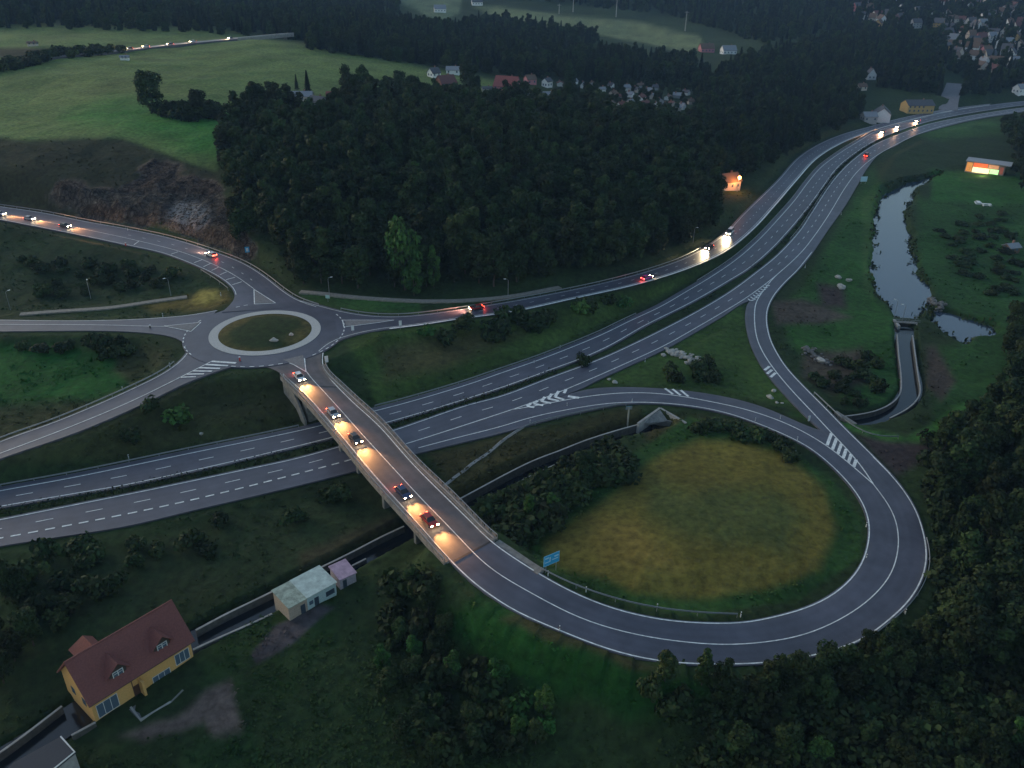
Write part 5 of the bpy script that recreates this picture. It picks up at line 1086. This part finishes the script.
paints = {'silver': (.45, .46, .48), 'white': (.7, .7, .7), 'dark grey': (.06, .065, .07), 'dark blue': (.03, .05, .12), 'red': (.35, .03, .03), 'magenta': (.5, .06, .36), 'black': (.02, .02, .022)}
def car(p, rz, colour, label, tilt=0, van=False, spot_e=900, warm=(1, .62, .28), spots=True):
    o = empty('van' if van else 'car', p, rz, label, 'van' if van else 'car'); key = (colour, van)
    if key not in CARS:
        L = 5.6 if van else 4.4; Wd = 2.0 if van else 1.8; b, g_, rf_, wh, rm = car_meshes(L, Wd, van); pm_ = simple('paint_' + colour.replace(' ', '_'), paints[colour], .3, .2, .03)
        x = b.build('body', pm_, o); bevel(x, .06, 2); x2 = g_.build('window_glass', simple('car_glass', (.02, .025, .03), .08, noise=.02), o); bevel(x2, .05, 2); rf_.build('roof', pm_, o)
        w0 = None
        for sx in (-.31, .31):
            for s in (-1, 1):
                if w0 is None: w0 = wh.build('wheel', tyre, o); r0 = rm.build('rim', rim, w0); w_ = w0
                else: w_ = w0.copy(); COL.objects.link(w_); r_ = r0.copy(); COL.objects.link(r_); r_.parent = w_; w_.parent = o
                w_.location = (sx * L, s * (Wd / 2 - .1), .33)
        for s in (-1, 1):
            MB().box((L / 2 + .01, s * Wd * .36, .68), (.08, .36, .17)).build('headlight', hl, o); MB().box((-L / 2 - .01, s * Wd * .38, .78), (.06, .3, .18)).build('taillight', tl, o)
            MB().box((L * .13, s * (Wd / 2 + .05), 1.0), (.14, .2, .12)).build('wing_mirror', pm_, o)
        CARS[key] = [c for c in o.children]
    else:
        for c in CARS[key]: copy_tree(c, o)
    if spots:
        for s in (-1, 1):
            lamp_light(o, ((5.6 if van else 4.4) / 2 + .15, s * .65, .75), spot_e, warm, 'SPOT', (R_(90.5), 0, R_(-90)), .15, R_(62), 1.)
        lamp_light(o, (-(5.6 if van else 4.4) / 2 - .4, 0, .8), 60, (1, .08, .04), 'POINT', None, .2)
    return o
def on_curve(c, x=None, y=None, side=0, rev=False, dz=.03, **k):
    p = pix(c); i = int(np.argmin(np.abs(p[:, 0] - x))) if y is None else int(np.argmin((p[:, 0] - x) ** 2 + (p[:, 1] - y) ** 2)); i = min(max(i, 1), len(c) - 2)
    t = c[i + 1] - c[i - 1]; a = math.atan2(t[1], t[0]) + (math.pi if rev else 0); q = c[i] + [0, 0, dz]; return q, a
bc = W([(306, 371), (311, 378), (320, 387.5), (345, 415), (359, 431), (387.5, 462), (424, 501.5), (450, 528), (486, 565), (506, 579)], 'B')
nn_ = max(len(bc), 10); bl = W([(281, 372), (288.5, 381), (301.5, 393), (324, 418), (349, 447.5), (374, 478), (399, 505.5), (419, 527.5), (449, 561.5), (474, 585.5)], 'B')
lane = smooth(resample(bl, 80) * .5 + resample(bc, 80) * .5, 3)
for x, y, colr, t in ((300, 380, 'white', 'white car with headlights on, entering the bridge from the roundabout'), (333, 417, 'silver', 'silver car with headlights on, over the dual carriageway'), (353, 442, 'dark grey', 'dark grey car with headlights on in the middle of the bridge'), (402, 497, 'dark blue', 'dark blue car with headlights on, above the stream'), (428, 524, 'red', 'red car with headlights on near the loop end of the bridge')):
    p, a = on_curve(lane, x, y); car(p, a, colr, t, spot_e=6500, warm=(1, .44, .14))  # queue lengthened with added cars so headlight glow runs along the lane
c = mid(r1t, r1b)
for x, side, colr, rev, t in ((6, -1, 'white', False, 'white car with glowing lamps at the very left edge of the cutting road'), (34, -1, 'silver', False, 'silver car with glowing lamps in the middle of the three on the cutting road'), (72, -1, 'dark grey', False, 'dark grey car with glowing lamps, first of the three on the cutting road')):
    p, a = on_curve(c, x); nrm = np.array([-math.sin(a), math.cos(a), 0]); car(p - nrm * 2.2, a, colr, t, spot_e=8000, warm=(1, .42, .14))  # a third car is added to the row to draw out the lamp glow
p, a = on_curve(c, 205); nrm = np.array([-math.sin(a), math.cos(a), 0]); car(p + nrm * 2.6, a + math.pi, 'white', 'white car heading uphill below the pale rock face', spot_e=5000, warm=(1, .55, .35))
c = mid(r0t, r0b)
p, a = on_curve(c, 478); nrm = np.array([-math.sin(a), math.cos(a), 0]); car(p + nrm * 1.7, a + math.pi, 'red', 'red car on the local road approaching the roundabout', spot_e=5000, warm=(1, .4, .25))
p, a = on_curve(c, 735); nrm = np.array([-math.sin(a), math.cos(a), 0]); car(p + nrm * 2.0, a + math.pi, 'white', 'white van with bright headlights on the bend beside the wood', van=True, spot_e=9000, warm=(1, .78, .45))
p, a = on_curve(c, 715); car(p + nrm * 1.9, a + math.pi, 'black', 'black car in front of the white van on the bend', spot_e=9000, warm=(1, .78, .45))
p, a = on_curve(c, 641); nrm = np.array([-math.sin(a), math.cos(a), 0]); car(p - nrm * 2.0, a, 'magenta', 'magenta car driving away along the local road', spot_e=150)
p, a = on_curve(s_m1, 918); car(p, a + math.pi, 'silver', 'silver car with headlights on, farthest along the dual carriageway', spot_e=6000, warm=(1, .55, .3))
p, a = on_curve(s_m1, 883); car(p, a + math.pi, 'dark grey', 'dark grey car with headlights on, nearest of the three on the far dual carriageway', spot_e=6000, warm=(1, .5, .28))
p, a = on_curve(s_m1, 898); car(p, a + math.pi, 'white', 'added white car with headlights on, second farthest on the dual carriageway', spot_e=6000, warm=(1, .55, .3))  # car added between the other two to lengthen their headlight glow
p, a = on_curve(mid(m2i, m2o), 866); car(p, a, 'red', 'red van driving away on the near carriageway beside the river', van=True, spot_e=500, warm=(1, .5, .4))
for x, t, colr in ((146, 'silver', 'fourth car from the viaduct on the hill road'), (132, 'black', 'car with headlights on the hill road, farthest from the viaduct'), (196, 'white', 'car with headlights on the hill road, second from the viaduct'), (168, 'dark grey', 'third car from the viaduct on the hill road'), (232, 'dark grey', 'car with headlights on the hill road nearest the viaduct')):
    p, a = on_curve(hr, x); car(p + [0, 0, .42], a + math.pi, t, colr, spot_e=9000, warm=(1, .66, .35))  # row filled up with added cars to stretch the headlight glow

# ---------------------------------------------------------------- trees
def stand(poly, sp, kinds, s, label, group, seed, margin=4, cap=999, sz=None):
    pts = scatter(poly, sp, seed=seed, margin=margin); pts.sort(key=lambda p: p[1]); out = pts[:cap]
    for p in out: tree(random.choice(kinds), p, random.uniform(*s), label, group)
    return pts[cap:]
lone = [(153, 111, 'round', 1.45, 'tall dark round tree alone on the upper left meadow'), (200, 116, 'round', .95, 'smaller leaning tree at the right end of the meadow thicket'), (183, 118, 'round', .6, 'low round tree in the middle of the meadow thicket'), (308, 93, 'cone', .75, 'taller dark conifer left of the hamlet'), (297, 91, 'cone', .5, 'shorter dark conifer left of the hamlet'), (350, 100, 'round', 1.35, 'broad dark tree standing over the hamlet'), (364, 98, 'tall', 1.0, 'narrow tree against the right of the broad hamlet tree'), (400, 92, 'round', .95, 'dark dome shaped tree beside the small white gabled house'), (468, 90, 'round', 1.35, 'big olive tree left of the pink house'), (475, 96, 'round', .9, 'lower olive tree in front of the big one by the pink house'),
        (168, 118, 'round', .62, 'low dark tree beside the tall meadow tree'), (570, 90, 'round', 1.2, 'broad grey green tree right of the pink houses')]
for x, y, k, s, t in lone: tree(k, G(x, y), s, t)
tree('bright', G(405, 290), 1.2, 'bright green tall tree at the foot of the dark wood', sz=1.7); tree('bright', G(434, 288), .5, 'slimmer bright green tree beside the tallest bright one', sz=.8); tree('bright', G(414, 296), .7, 'low bright green tree in front of the tallest bright one')
tree('bright', G(412, 196), .9, 'light green tree high in the dark wood'); tree('bright', G(845, 96), .7, 'pale green tree by the road end woodland')
tree('round', G(583, 486), .62, 'dark round tree tallest among the loop bushes'); tree('bright', G(528, 526), .45, 'bright young tree by the loop end of the bridge'); tree('bright', G(551, 520), .38, 'small bright tree in the loop thicket')
rest = []
rest += stand([(645, 674), (700, 674), (760, 676), (830, 668), (880, 652), (935, 636), (960, 676), (885, 706), (800, 716), (720, 714), (645, 704)], 2.7, ['round', 'round', 'tall'], (.34, .5), 'dense dark tree in the belt below the bottom of the loop', 'belt of trees below the loop', 11, .8)
rest += stand([(925, 455), (960, 430), (1050, 395), (1075, 600), (1050, 700), (960, 690), (940, 640), (945, 560), (930, 500)], 5.6, ['round', 'round', 'tall'], (.62, .95), 'dark tree in the thick wood right of the loop', 'wood right of the loop', 12, 2.5)
rest += stand([(700, 740), (800, 735), (900, 720), (1040, 700), (1060, 790), (700, 800)], 6.2, ['round', 'round', 'bright'], (.36, .54), 'low round tree along the bottom right edge', 'trees along the bottom right edge', 13)
rest += stand([(375, 650), (420, 600), (470, 640), (500, 690), (560, 720), (560, 745), (480, 770), (430, 740), (380, 700)], 5.2, ['round', 'round', 'bright'], (.28, .44), 'round tree in the low grove between sheds and loop', 'grove between sheds and loop', 14)
rest += stand([(385, 570), (430, 575), (455, 600), (440, 620), (400, 610)], 4.5, ['tall', 'round'], (.36, .5), 'slim tree tucked under the loop end of the bridge', 'trees under the bridge end', 15, 1)
rest += stand([(330, 760), (420, 745), (480, 775), (330, 800)], 7, ['round'], (.4, .55), 'dark tree at the bottom edge below the grove', 'trees at the bottom edge', 16)
rest += stand([(1005, 330), (1060, 320), (1060, 400), (1000, 385)], 7, ['round'], (.6, .8), 'dark tree beside the pond at the right edge', 'trees beside the pond', 17)
rest += stand([(995, 128), (1060, 128), (1060, 215), (1015, 190), (1012, 150)], 8, ['round', 'tall'], (.6, .85), 'dark tree beside the lit pavilion', 'trees beside the pavilion', 18)
rest += stand([(-20, 600), (20, 590), (40, 640), (10, 690), (-20, 690)], 6, ['round'], (.45, .65), 'dark tree at the left edge above the yellow house', 'trees at the left edge', 19)
front = [(236, 262), (268, 276), (300, 287), (400, 293), (512, 288), (600, 274), (650, 262), (690, 246), (722, 226), (735, 208), (728, 180), (700, 160), (700, 128), (560, 124), (400, 120), (235, 124), (222, 150), (232, 200)]
pts = scatter(front, 6.2, seed=21, margin=5); pts.sort(key=lambda p: p[1])
pq = pix(np.array(pts)); pts = [p for p, q in zip(pts, pq) if math.hypot(p[0] - gl[0], p[1] - gl[1]) > 13 and not (714 < q[0] < 755 and 182 < q[1] < 225)]
nfront = max(0, 298 - CNT['tree'])
for p in pts[:nfront]: tree(random.choice(['tall', 'tall', 'round', 'round', 'cone']), p, random.uniform(.85, 1.15), 'dark tree along the front of the wood behind the roundabout', 'front rows of the wood behind the roundabout')
rest += pts[nfront:]
back = []
back += scatter([(700, 128), (700, 160), (728, 180), (745, 176), (772, 164), (806, 143), (843, 126), (862, 118), (862, 104), (880, 90), (940, 96), (938, 70), (938, 40), (860, 34), (735, 66), (700, 90)], 7.5, seed=22, margin=3.5)
back += scatter([(960, 98), (1024, 92), (1060, 80), (1060, 60), (1000, 82), (965, 84)], 9, seed=28, margin=6)
back += scatter([(272, 46), (330, 53), (400, 62), (470, 72), (560, 82), (600, 84), (700, 86), (712, 78), (712, 66), (640, 62), (600, 56), (500, 48), (480, 34), (440, 33), (400, 26), (300, 20), (262, 26)], 8.5, seed=23, margin=None)
back += scatter([(-40, 27), (100, 30), (200, 33), (262, 37), (300, 30), (400, 18), (400, -20), (-60, -20)], 12, seed=24, margin=None)
back += scatter([(470, -4), (560, 4), (660, 14), (720, 30), (760, 45), (850, 30), (855, 3), (940, 0), (1060, 0), (1060, -25), (400, -25), (400, -6)], 13, seed=25, margin=None)
back += scatter([(470, 20), (540, 30), (600, 40), (590, 50), (500, 46), (460, 34)], 9, seed=27, margin=None)
tp = np.array([G(x, y)[:2] for x, y in town] + [G(a[0], a[1])[:2] for a in named])
def fr(pl, m_): return [p for p in pl if np.hypot(tp[:, 0] - p[0], tp[:, 1] - p[1]).min() > m_ and math.hypot(p[0] - gl[0], p[1] - gl[1]) > 13]
tw = scatter([(850, 2), (1060, 2), (1060, 80), (960, 80), (938, 60), (935, 30), (850, 34)], 10, seed=26, margin=None)
back += [p for p in tw if np.hypot(tp[:, 0] - p[0], tp[:, 1] - p[1] + 5).min() > 10.5]
hamlet = scatter([(270, 112), (480, 100), (600, 112), (700, 115), (700, 125), (560, 123), (400, 119), (240, 122)], 8, seed=29, margin=None)
rest += hamlet
vq = vd[len(vd) // 2]; bp_ = pix(np.array(back)); back = [p for p, q in zip(back, bp_) if not (238 < q[0] < 306 and p[1] < vq[1] + 25)]
back = fr(back, 13); rest = fr(rest, 8)
hx_ = np.array([(a[0], a[1]) for a in named] + COTT + [(728, 54), (706, 52), (440, 12), (477, 5)], float)
def unveil(pl, dx=8, dy=20):
    q = pix(np.array(pl)); return [p for p, c in zip(pl, q) if not ((np.abs(hx_[:, 0] - c[0]) < dx) & (c[1] - hx_[:, 1] > -1) & (c[1] - hx_[:, 1] < dy)).any()]
side = scatter([(1066, 395), (1300, 380), (1400, 700), (1330, 900), (1062, 800), (1075, 600)], 6.5, seed=77, margin=3)
back = unveil(back); rest = unveil(rest)
alt0 = scatter([(560, 78), (700, 86), (705, 112), (590, 112), (555, 95)], 7.5, seed=31, margin=None)
alt = unveil(alt0, 2.2, 6)
# the masses of trees: one object each, points carrying copies of a real crown
def forest(name, label, pts, srcs, s0, s1, sink=0):
    me_ = bpy.data.meshes.new(name); me_.vertices.add(len(pts)); me_.vertices.foreach_set('co', np.array([(a, b, c - sink) for a, b, c in pts], np.float32).ravel()); me_.update()
    o = bpy.data.objects.new(name, me_); COL.objects.link(o); tag(o, label, 'woodland' if name == 'forest' else 'undergrowth', None, 'stuff')
    ng = bpy.data.node_groups.new(name, 'GeometryNodeTree'); ng.interface.new_socket('Geometry', in_out='INPUT', socket_type='NodeSocketGeometry'); ng.interface.new_socket('Geometry', in_out='OUTPUT', socket_type='NodeSocketGeometry')
    N = ng.nodes; L = ng.links; gi = N.new('NodeGroupInput'); go = N.new('NodeGroupOutput'); iop = N.new('GeometryNodeInstanceOnPoints'); g2i = N.new('GeometryNodeGeometryToInstance')
    for s_ in srcs:
        oi = N.new('GeometryNodeObjectInfo'); oi.inputs['Object'].default_value = s_; oi.transform_space = 'ORIGINAL'; oi.inputs['As Instance'].default_value = False
        L.new(oi.outputs['Geometry'], g2i.inputs[0])
    L.new(gi.outputs[0], iop.inputs['Points']); L.new(g2i.outputs[0], iop.inputs['Instance']); iop.inputs['Pick Instance'].default_value = True
    def rnd(tp_, a, b, seed):
        n_ = N.new('FunctionNodeRandomValue'); n_.data_type = tp_; n_.inputs['Seed'].default_value = seed
        if tp_ == 'FLOAT': n_.inputs[2].default_value = a; n_.inputs[3].default_value = b; return n_.outputs[1]
        if tp_ == 'FLOAT_VECTOR': n_.inputs[0].default_value = a; n_.inputs[1].default_value = b; return n_.outputs[0]
        n_.inputs[4].default_value = a; n_.inputs[5].default_value = b; return n_.outputs[2]
    L.new(rnd('INT', 0, len(srcs) - 1, 1), iop.inputs['Instance Index']); L.new(rnd('FLOAT_VECTOR', (0, 0, 0), (0, 0, 6.28), 2), iop.inputs['Rotation']); L.new(rnd('FLOAT', s0, s1, 3), iop.inputs['Scale'])
    L.new(iop.outputs[0], go.inputs[0]); md = o.modifiers.new('nodes', 'NODES'); md.node_group = ng
    return o
def srcs(kinds):
    out = []
    for k in kinds:
        me_ = CM[k][0]; out.append(next(o for o in bpy.data.objects if o.data is me_))
    return out
forest('forest', 'dark mixed wood filling the slope behind the roundabout', rest, srcs([('tall', 0), ('tall', 1), ('tall', 2), ('round', 0), ('round', 1), ('round', 2)]), .8, 1.15, 1.)
forest('forest', 'distant dark woods covering the hills behind the meadows and town', back, srcs([('round', 0), ('round', 1), ('tall', 2), ('tall', 1), ('cone', 0), ('cone', 1)]), .75, 1.15, 2.5)
forest('forest', 'low trees scattered among the allotment cottages', alt, srcs([('round', 0), ('round', 2)]), .3, .5, 1)

forest('forest', 'thick dark wood carrying on beyond the right edge of the loop', side, srcs([('round', 0), ('round', 1), ('tall', 0)]), .6, .9, .5)
# ---------------------------------------------------------------- bushes
def bushes(poly, sp, s, label, group, seed, margin=1.5, bright=0, flat_=1.):
    for p in scatter(poly, sp, seed=seed, margin=margin): bush(p, random.uniform(*s), label, group, random.random() < bright, flat_)
bushes([(480, 520), (520, 495), (560, 478), (600, 462), (640, 462), (645, 472), (600, 490), (570, 515), (540, 540), (510, 548)], 3.6, (1.5, 2.6), 'dark green bush in the thicket inside the loop', 'thicket inside the loop', 41, 2, .12)
bushes([(600, 452), (640, 455), (650, 470), (610, 478)], 4, (1.4, 2.2), 'rounded bush at the upper end of the loop thicket', 'upper end of the loop thicket', 49, 2)
bushes([(690, 430), (760, 428), (810, 455), (790, 460), (740, 440), (700, 438)], 4.5, (1.2, 1.8), 'low dark bush under the inner edge of the loop', 'bushes under the loop edge', 42, 2.5, 0, .8)
bushes([(400, 335), (470, 322), (560, 308), (630, 296), (640, 305), (560, 325), (470, 345), (410, 348)], 5.5, (1.5, 2.6), 'dark bush on the bank between local road and dual carriageway', 'bushes on the bank below the local road', 43, 2, .15)
bushes([(150, 545), (300, 500), (395, 480), (400, 500), (300, 525), (200, 560), (60, 575)], 5.5, (1.1, 2.0), 'dark bush on the slope below the dual carriageway', 'bushes on the slope below the dual carriageway', 44, 2.5)
bushes([(20, 345), (100, 338), (150, 345), (165, 352), (110, 360), (20, 350)], 5.5, (1.3, 2.2), 'bush along the near side of the left road', 'bushes along the left road', 45, 1.5)
bushes([(20, 560), (110, 545), (120, 600), (40, 640), (0, 600)], 5.5, (1.2, 2.1), 'dark bush above the yellow house', 'bushes above the yellow house', 46, 2)
bushes([(670, 370), (715, 368), (720, 382), (690, 388), (660, 380)], 5, (1.3, 2.), 'low dark bush below the pale rubble', 'bushes below the pale rubble', 47, 2)
bushes([(800, 375), (870, 355), (890, 395), (850, 408), (820, 395)], 5.5, (.9, 1.7), 'bush in the weeds between slip road and canal', 'bushes between slip road and canal', 48, 2)
bushes([(935, 225), (1000, 215), (1024, 270), (1010, 310), (960, 285)], 8, (1.1, 2.1), 'bush in the rough meadow right of the river', 'bushes in the meadow right of the river', 50, 2, 0, .55)
bushes([(60, 430), (200, 385), (240, 395), (120, 445), (60, 450)], 6.5, (1., 1.7), 'dark bush on the slope between the lower left roads', 'bushes on the slope between the left roads', 51, 2)
bushes([(20, 260), (110, 262), (180, 275), (170, 290), (40, 300)], 6.5, (1.1, 1.8), 'dark bush in the hollow left of the roundabout', 'bushes in the hollow left of the roundabout', 52, 2)
bush(G(180, 421), 2.0, 'pale flowering bush on the slope between the left roads', None, True); bush(G(583, 365), 1.6, 'single bush at the fork of the slip road')
bush(G(517, 720), 1.8, 'bright bush in the dark meadow at the bottom', None, True); bush(G(548, 728), 1.2, 'small bright bush right of the larger one at the bottom', None, True)
bushes([(158, 112), (190, 110), (222, 112), (222, 119), (190, 121), (160, 119)], 4, (1.8, 3.0), 'dark bush at the foot of the meadow thicket', 'bushes of the meadow thicket', 61, None)
bushes([(-20, 70), (0, 64), (60, 54), (125, 49.5), (125, 53), (60, 60), (0, 73), (-20, 78)], 6.5, (1.9, 2.9), 'dark bush in the hedge along the hill road', 'hedge along the hill road', 62, None)
# median planting
md_ = mid(m1i, m2i); md_ = resample(md_, step=2.2); pm_ = pix(md_); k = 0
V_C = []; V_N = []; V_S = []; V_H = []
for i in range(len(md_)):
    x = pm_[i, 0]
    if not (-40 < x < 900): continue
    dens = .95 if x < 570 else .5
    if 555 < x < 800: dens = .12
    if random.random() > dens: continue
    nq = 26; cc = rng.normal(size=(nq, 3)) * [.9, .55, .35]; V_C.append(cc + md_[i] + [0, 0, .45]); V_N.append(cc * [1, 1, 1] + [0, 0, .5]); V_S.append(np.full(nq, .3)); V_H.append(np.repeat((.6 + .7 * rng.random(1))[:, None], nq, 0) * np.ones(3))
me_ = quads_mesh('median_hedge', np.vstack(V_C), np.vstack(V_N), np.concatenate(V_S), np.vstack(V_H), MT['leaf']); o = bpy.data.objects.new('median_shrubbery', me_); COL.objects.link(o); tag(o, 'low uneven shrubs growing along the median strip', 'shrubs', None, 'stuff')
# rough weeds and tall grass over the verges
n = 60000; r = np.random.default_rng(3); a = r.uniform(-.75, .75, n); rd = 60 + 400 * r.random(n) ** 1.3; X = rd * np.sin(a); Y = rd * np.cos(a); cl = fbm(X, Y, 16, 3, 61) + .5
ok = r.random(n) < np.clip(cl * 1.5 - .3, .05, 1); X, Y = X[ok], Y[ok]
grid = {}
ok = []
RP = ROADPTS
keep = np.ones(len(X), bool)
for s in range(0, len(X), 4000):
    d = np.hypot(X[s:s + 4000, None] - RP[None, :, 0], Y[s:s + 4000, None] - RP[None, :, 1]) - RP[None, :, 2]; keep[s:s + 4000] = d.min(1) > 1.0
    d = np.hypot(X[s:s + 4000, None] - WAT[None, :, 0], Y[s:s + 4000, None] - WAT[None, :, 1]); keep[s:s + 4000] &= d.min(1) > 3.2
Q2 = np.stack([X, Y], -1); keep &= (sdist(Q2, RIV) > .5) & (sdist(Q2, PON) > .5) & (np.hypot(X - RC[0], Y - RC[1]) > Rout)
X, Y = X[keep], Y[keep]; Zt = np.array([T(a_, b_) for a_, b_ in zip(X, Y)])
hx = np.array(ho.location); keep = np.hypot(X - hx[0] - 3, Y - hx[1] - 8) > 13; X, Y, Zt = X[keep], Y[keep], Zt[keep]
# (kept off the mown meadow and the dry mound)
# each tuft takes the colour of the ground it grows on
fa = np.clip(((np.arctan2(X, Y) - ang[0]) / (ang[1] - ang[0])).astype(int), 0, NA - 1); fr_ = np.clip(np.interp(np.hypot(X, Y), rad, lr).astype(int), 0, NR - 1); colr = ZCOL.reshape(NA, NR, 3)[fa, fr_]
kp = (colr[:, 1] < .085); X, Y, Zt, colr = X[kp], Y[kp], Zt[kp], colr[kp]
m_ = 4; C = np.repeat(np.stack([X, Y, Zt + .18], -1), m_, 0); C = C + r.normal(size=C.shape) * [.35, .35, .12]; Nn = r.normal(size=C.shape) * .5 + [0, 0, 1.1]
sz_ = np.repeat(r.uniform(.15, .42, len(X)), m_); sh = np.repeat(colr, m_, 0) * (.95 + .5 * r.random((len(C), 1)))
me_ = quads_mesh('tall_grass', C, Nn, sz_, sh, mat('tall_grass', (1, 1, 1), .9, noise=.2, attr=True, spec=.1)); o = bpy.data.objects.new('tall_grass', me_); COL.objects.link(o); tag(o, 'rough tall grass and weeds over the verges and banks', 'grass', None, 'stuff')

ug = scatter([(925, 455), (960, 425), (1060, 390), (1080, 600), (1060, 800), (690, 800), (690, 735), (800, 728), (640, 716), (645, 676), (880, 655), (935, 630), (945, 560), (930, 500)], 2.9, seed=71, margin=1.2)
ug += scatter([(385, 640), (400, 580), (440, 575), (460, 640), (490, 690), (540, 725), (540, 745), (460, 770), (390, 740), (385, 690)], 4.6, seed=72, margin=1.2)
bsrc = [next(o for o in bpy.data.objects if o.data is m_) for m_ in BM if any(o.data is m_ for o in bpy.data.objects)]
forest('undergrowth', 'dense low scrub filling the ground between the lower right trees', ug, bsrc, 1.0, 2.3)
rd_ = np.random.default_rng(9); C = []; 
for poly in (RIV, PON):
    n_ = len(poly)
    for i in range(n_):
        a_, b_ = poly[i], poly[(i + 1) % n_]; m_ = int(np.linalg.norm(b_ - a_) / .35)
        for t in np.linspace(0, 1, max(2, m_)): 
            q = a_ + (b_ - a_) * t + rd_.normal(size=2) * .9; 
            if fbm(np.array([q[0]]), np.array([q[1]]), 8, 2, 5)[0] > -.15: C.append((q[0], q[1], max(T(q[0], q[1]), ZW) + .35))
C = np.array(C); me_ = quads_mesh('reeds', C, rd_.normal(size=C.shape) + [0, 0, .15], rd_.uniform(.35, .8, len(C)), np.array([.05, .062, .022]) * rd_.uniform(.6, 1.5, (len(C), 1)), bpy.data.materials['tall_grass']); o = bpy.data.objects.new('reeds', me_); COL.objects.link(o); tag(o, 'reeds and rank grass along the river margins', 'reeds', None, 'stuff')
# ---------------------------------------------------------------- haze
hz = MB().box((0, 1500, 160), (17000, 14000, 340)).build('haze', None); 
hm = bpy.data.materials.new('haze_air'); hm.use_nodes = True; hn = hm.node_tree; hn.nodes.remove(hn.nodes['Principled BSDF']); pvn = hn.nodes.new('ShaderNodeVolumePrincipled')
pvn.inputs['Color'].default_value = (.36, .6, 1, 1); pvn.inputs['Density'].default_value = .00009; hn.links.new(pvn.outputs[0], hn.nodes['Material Output'].inputs['Volume']); hz.data.materials.append(hm); tag(hz, 'thin blue evening haze over the valley', 'haze', None, 'stuff')
print('TREES', CNT, 'rest', len(rest), 'back', len(back))
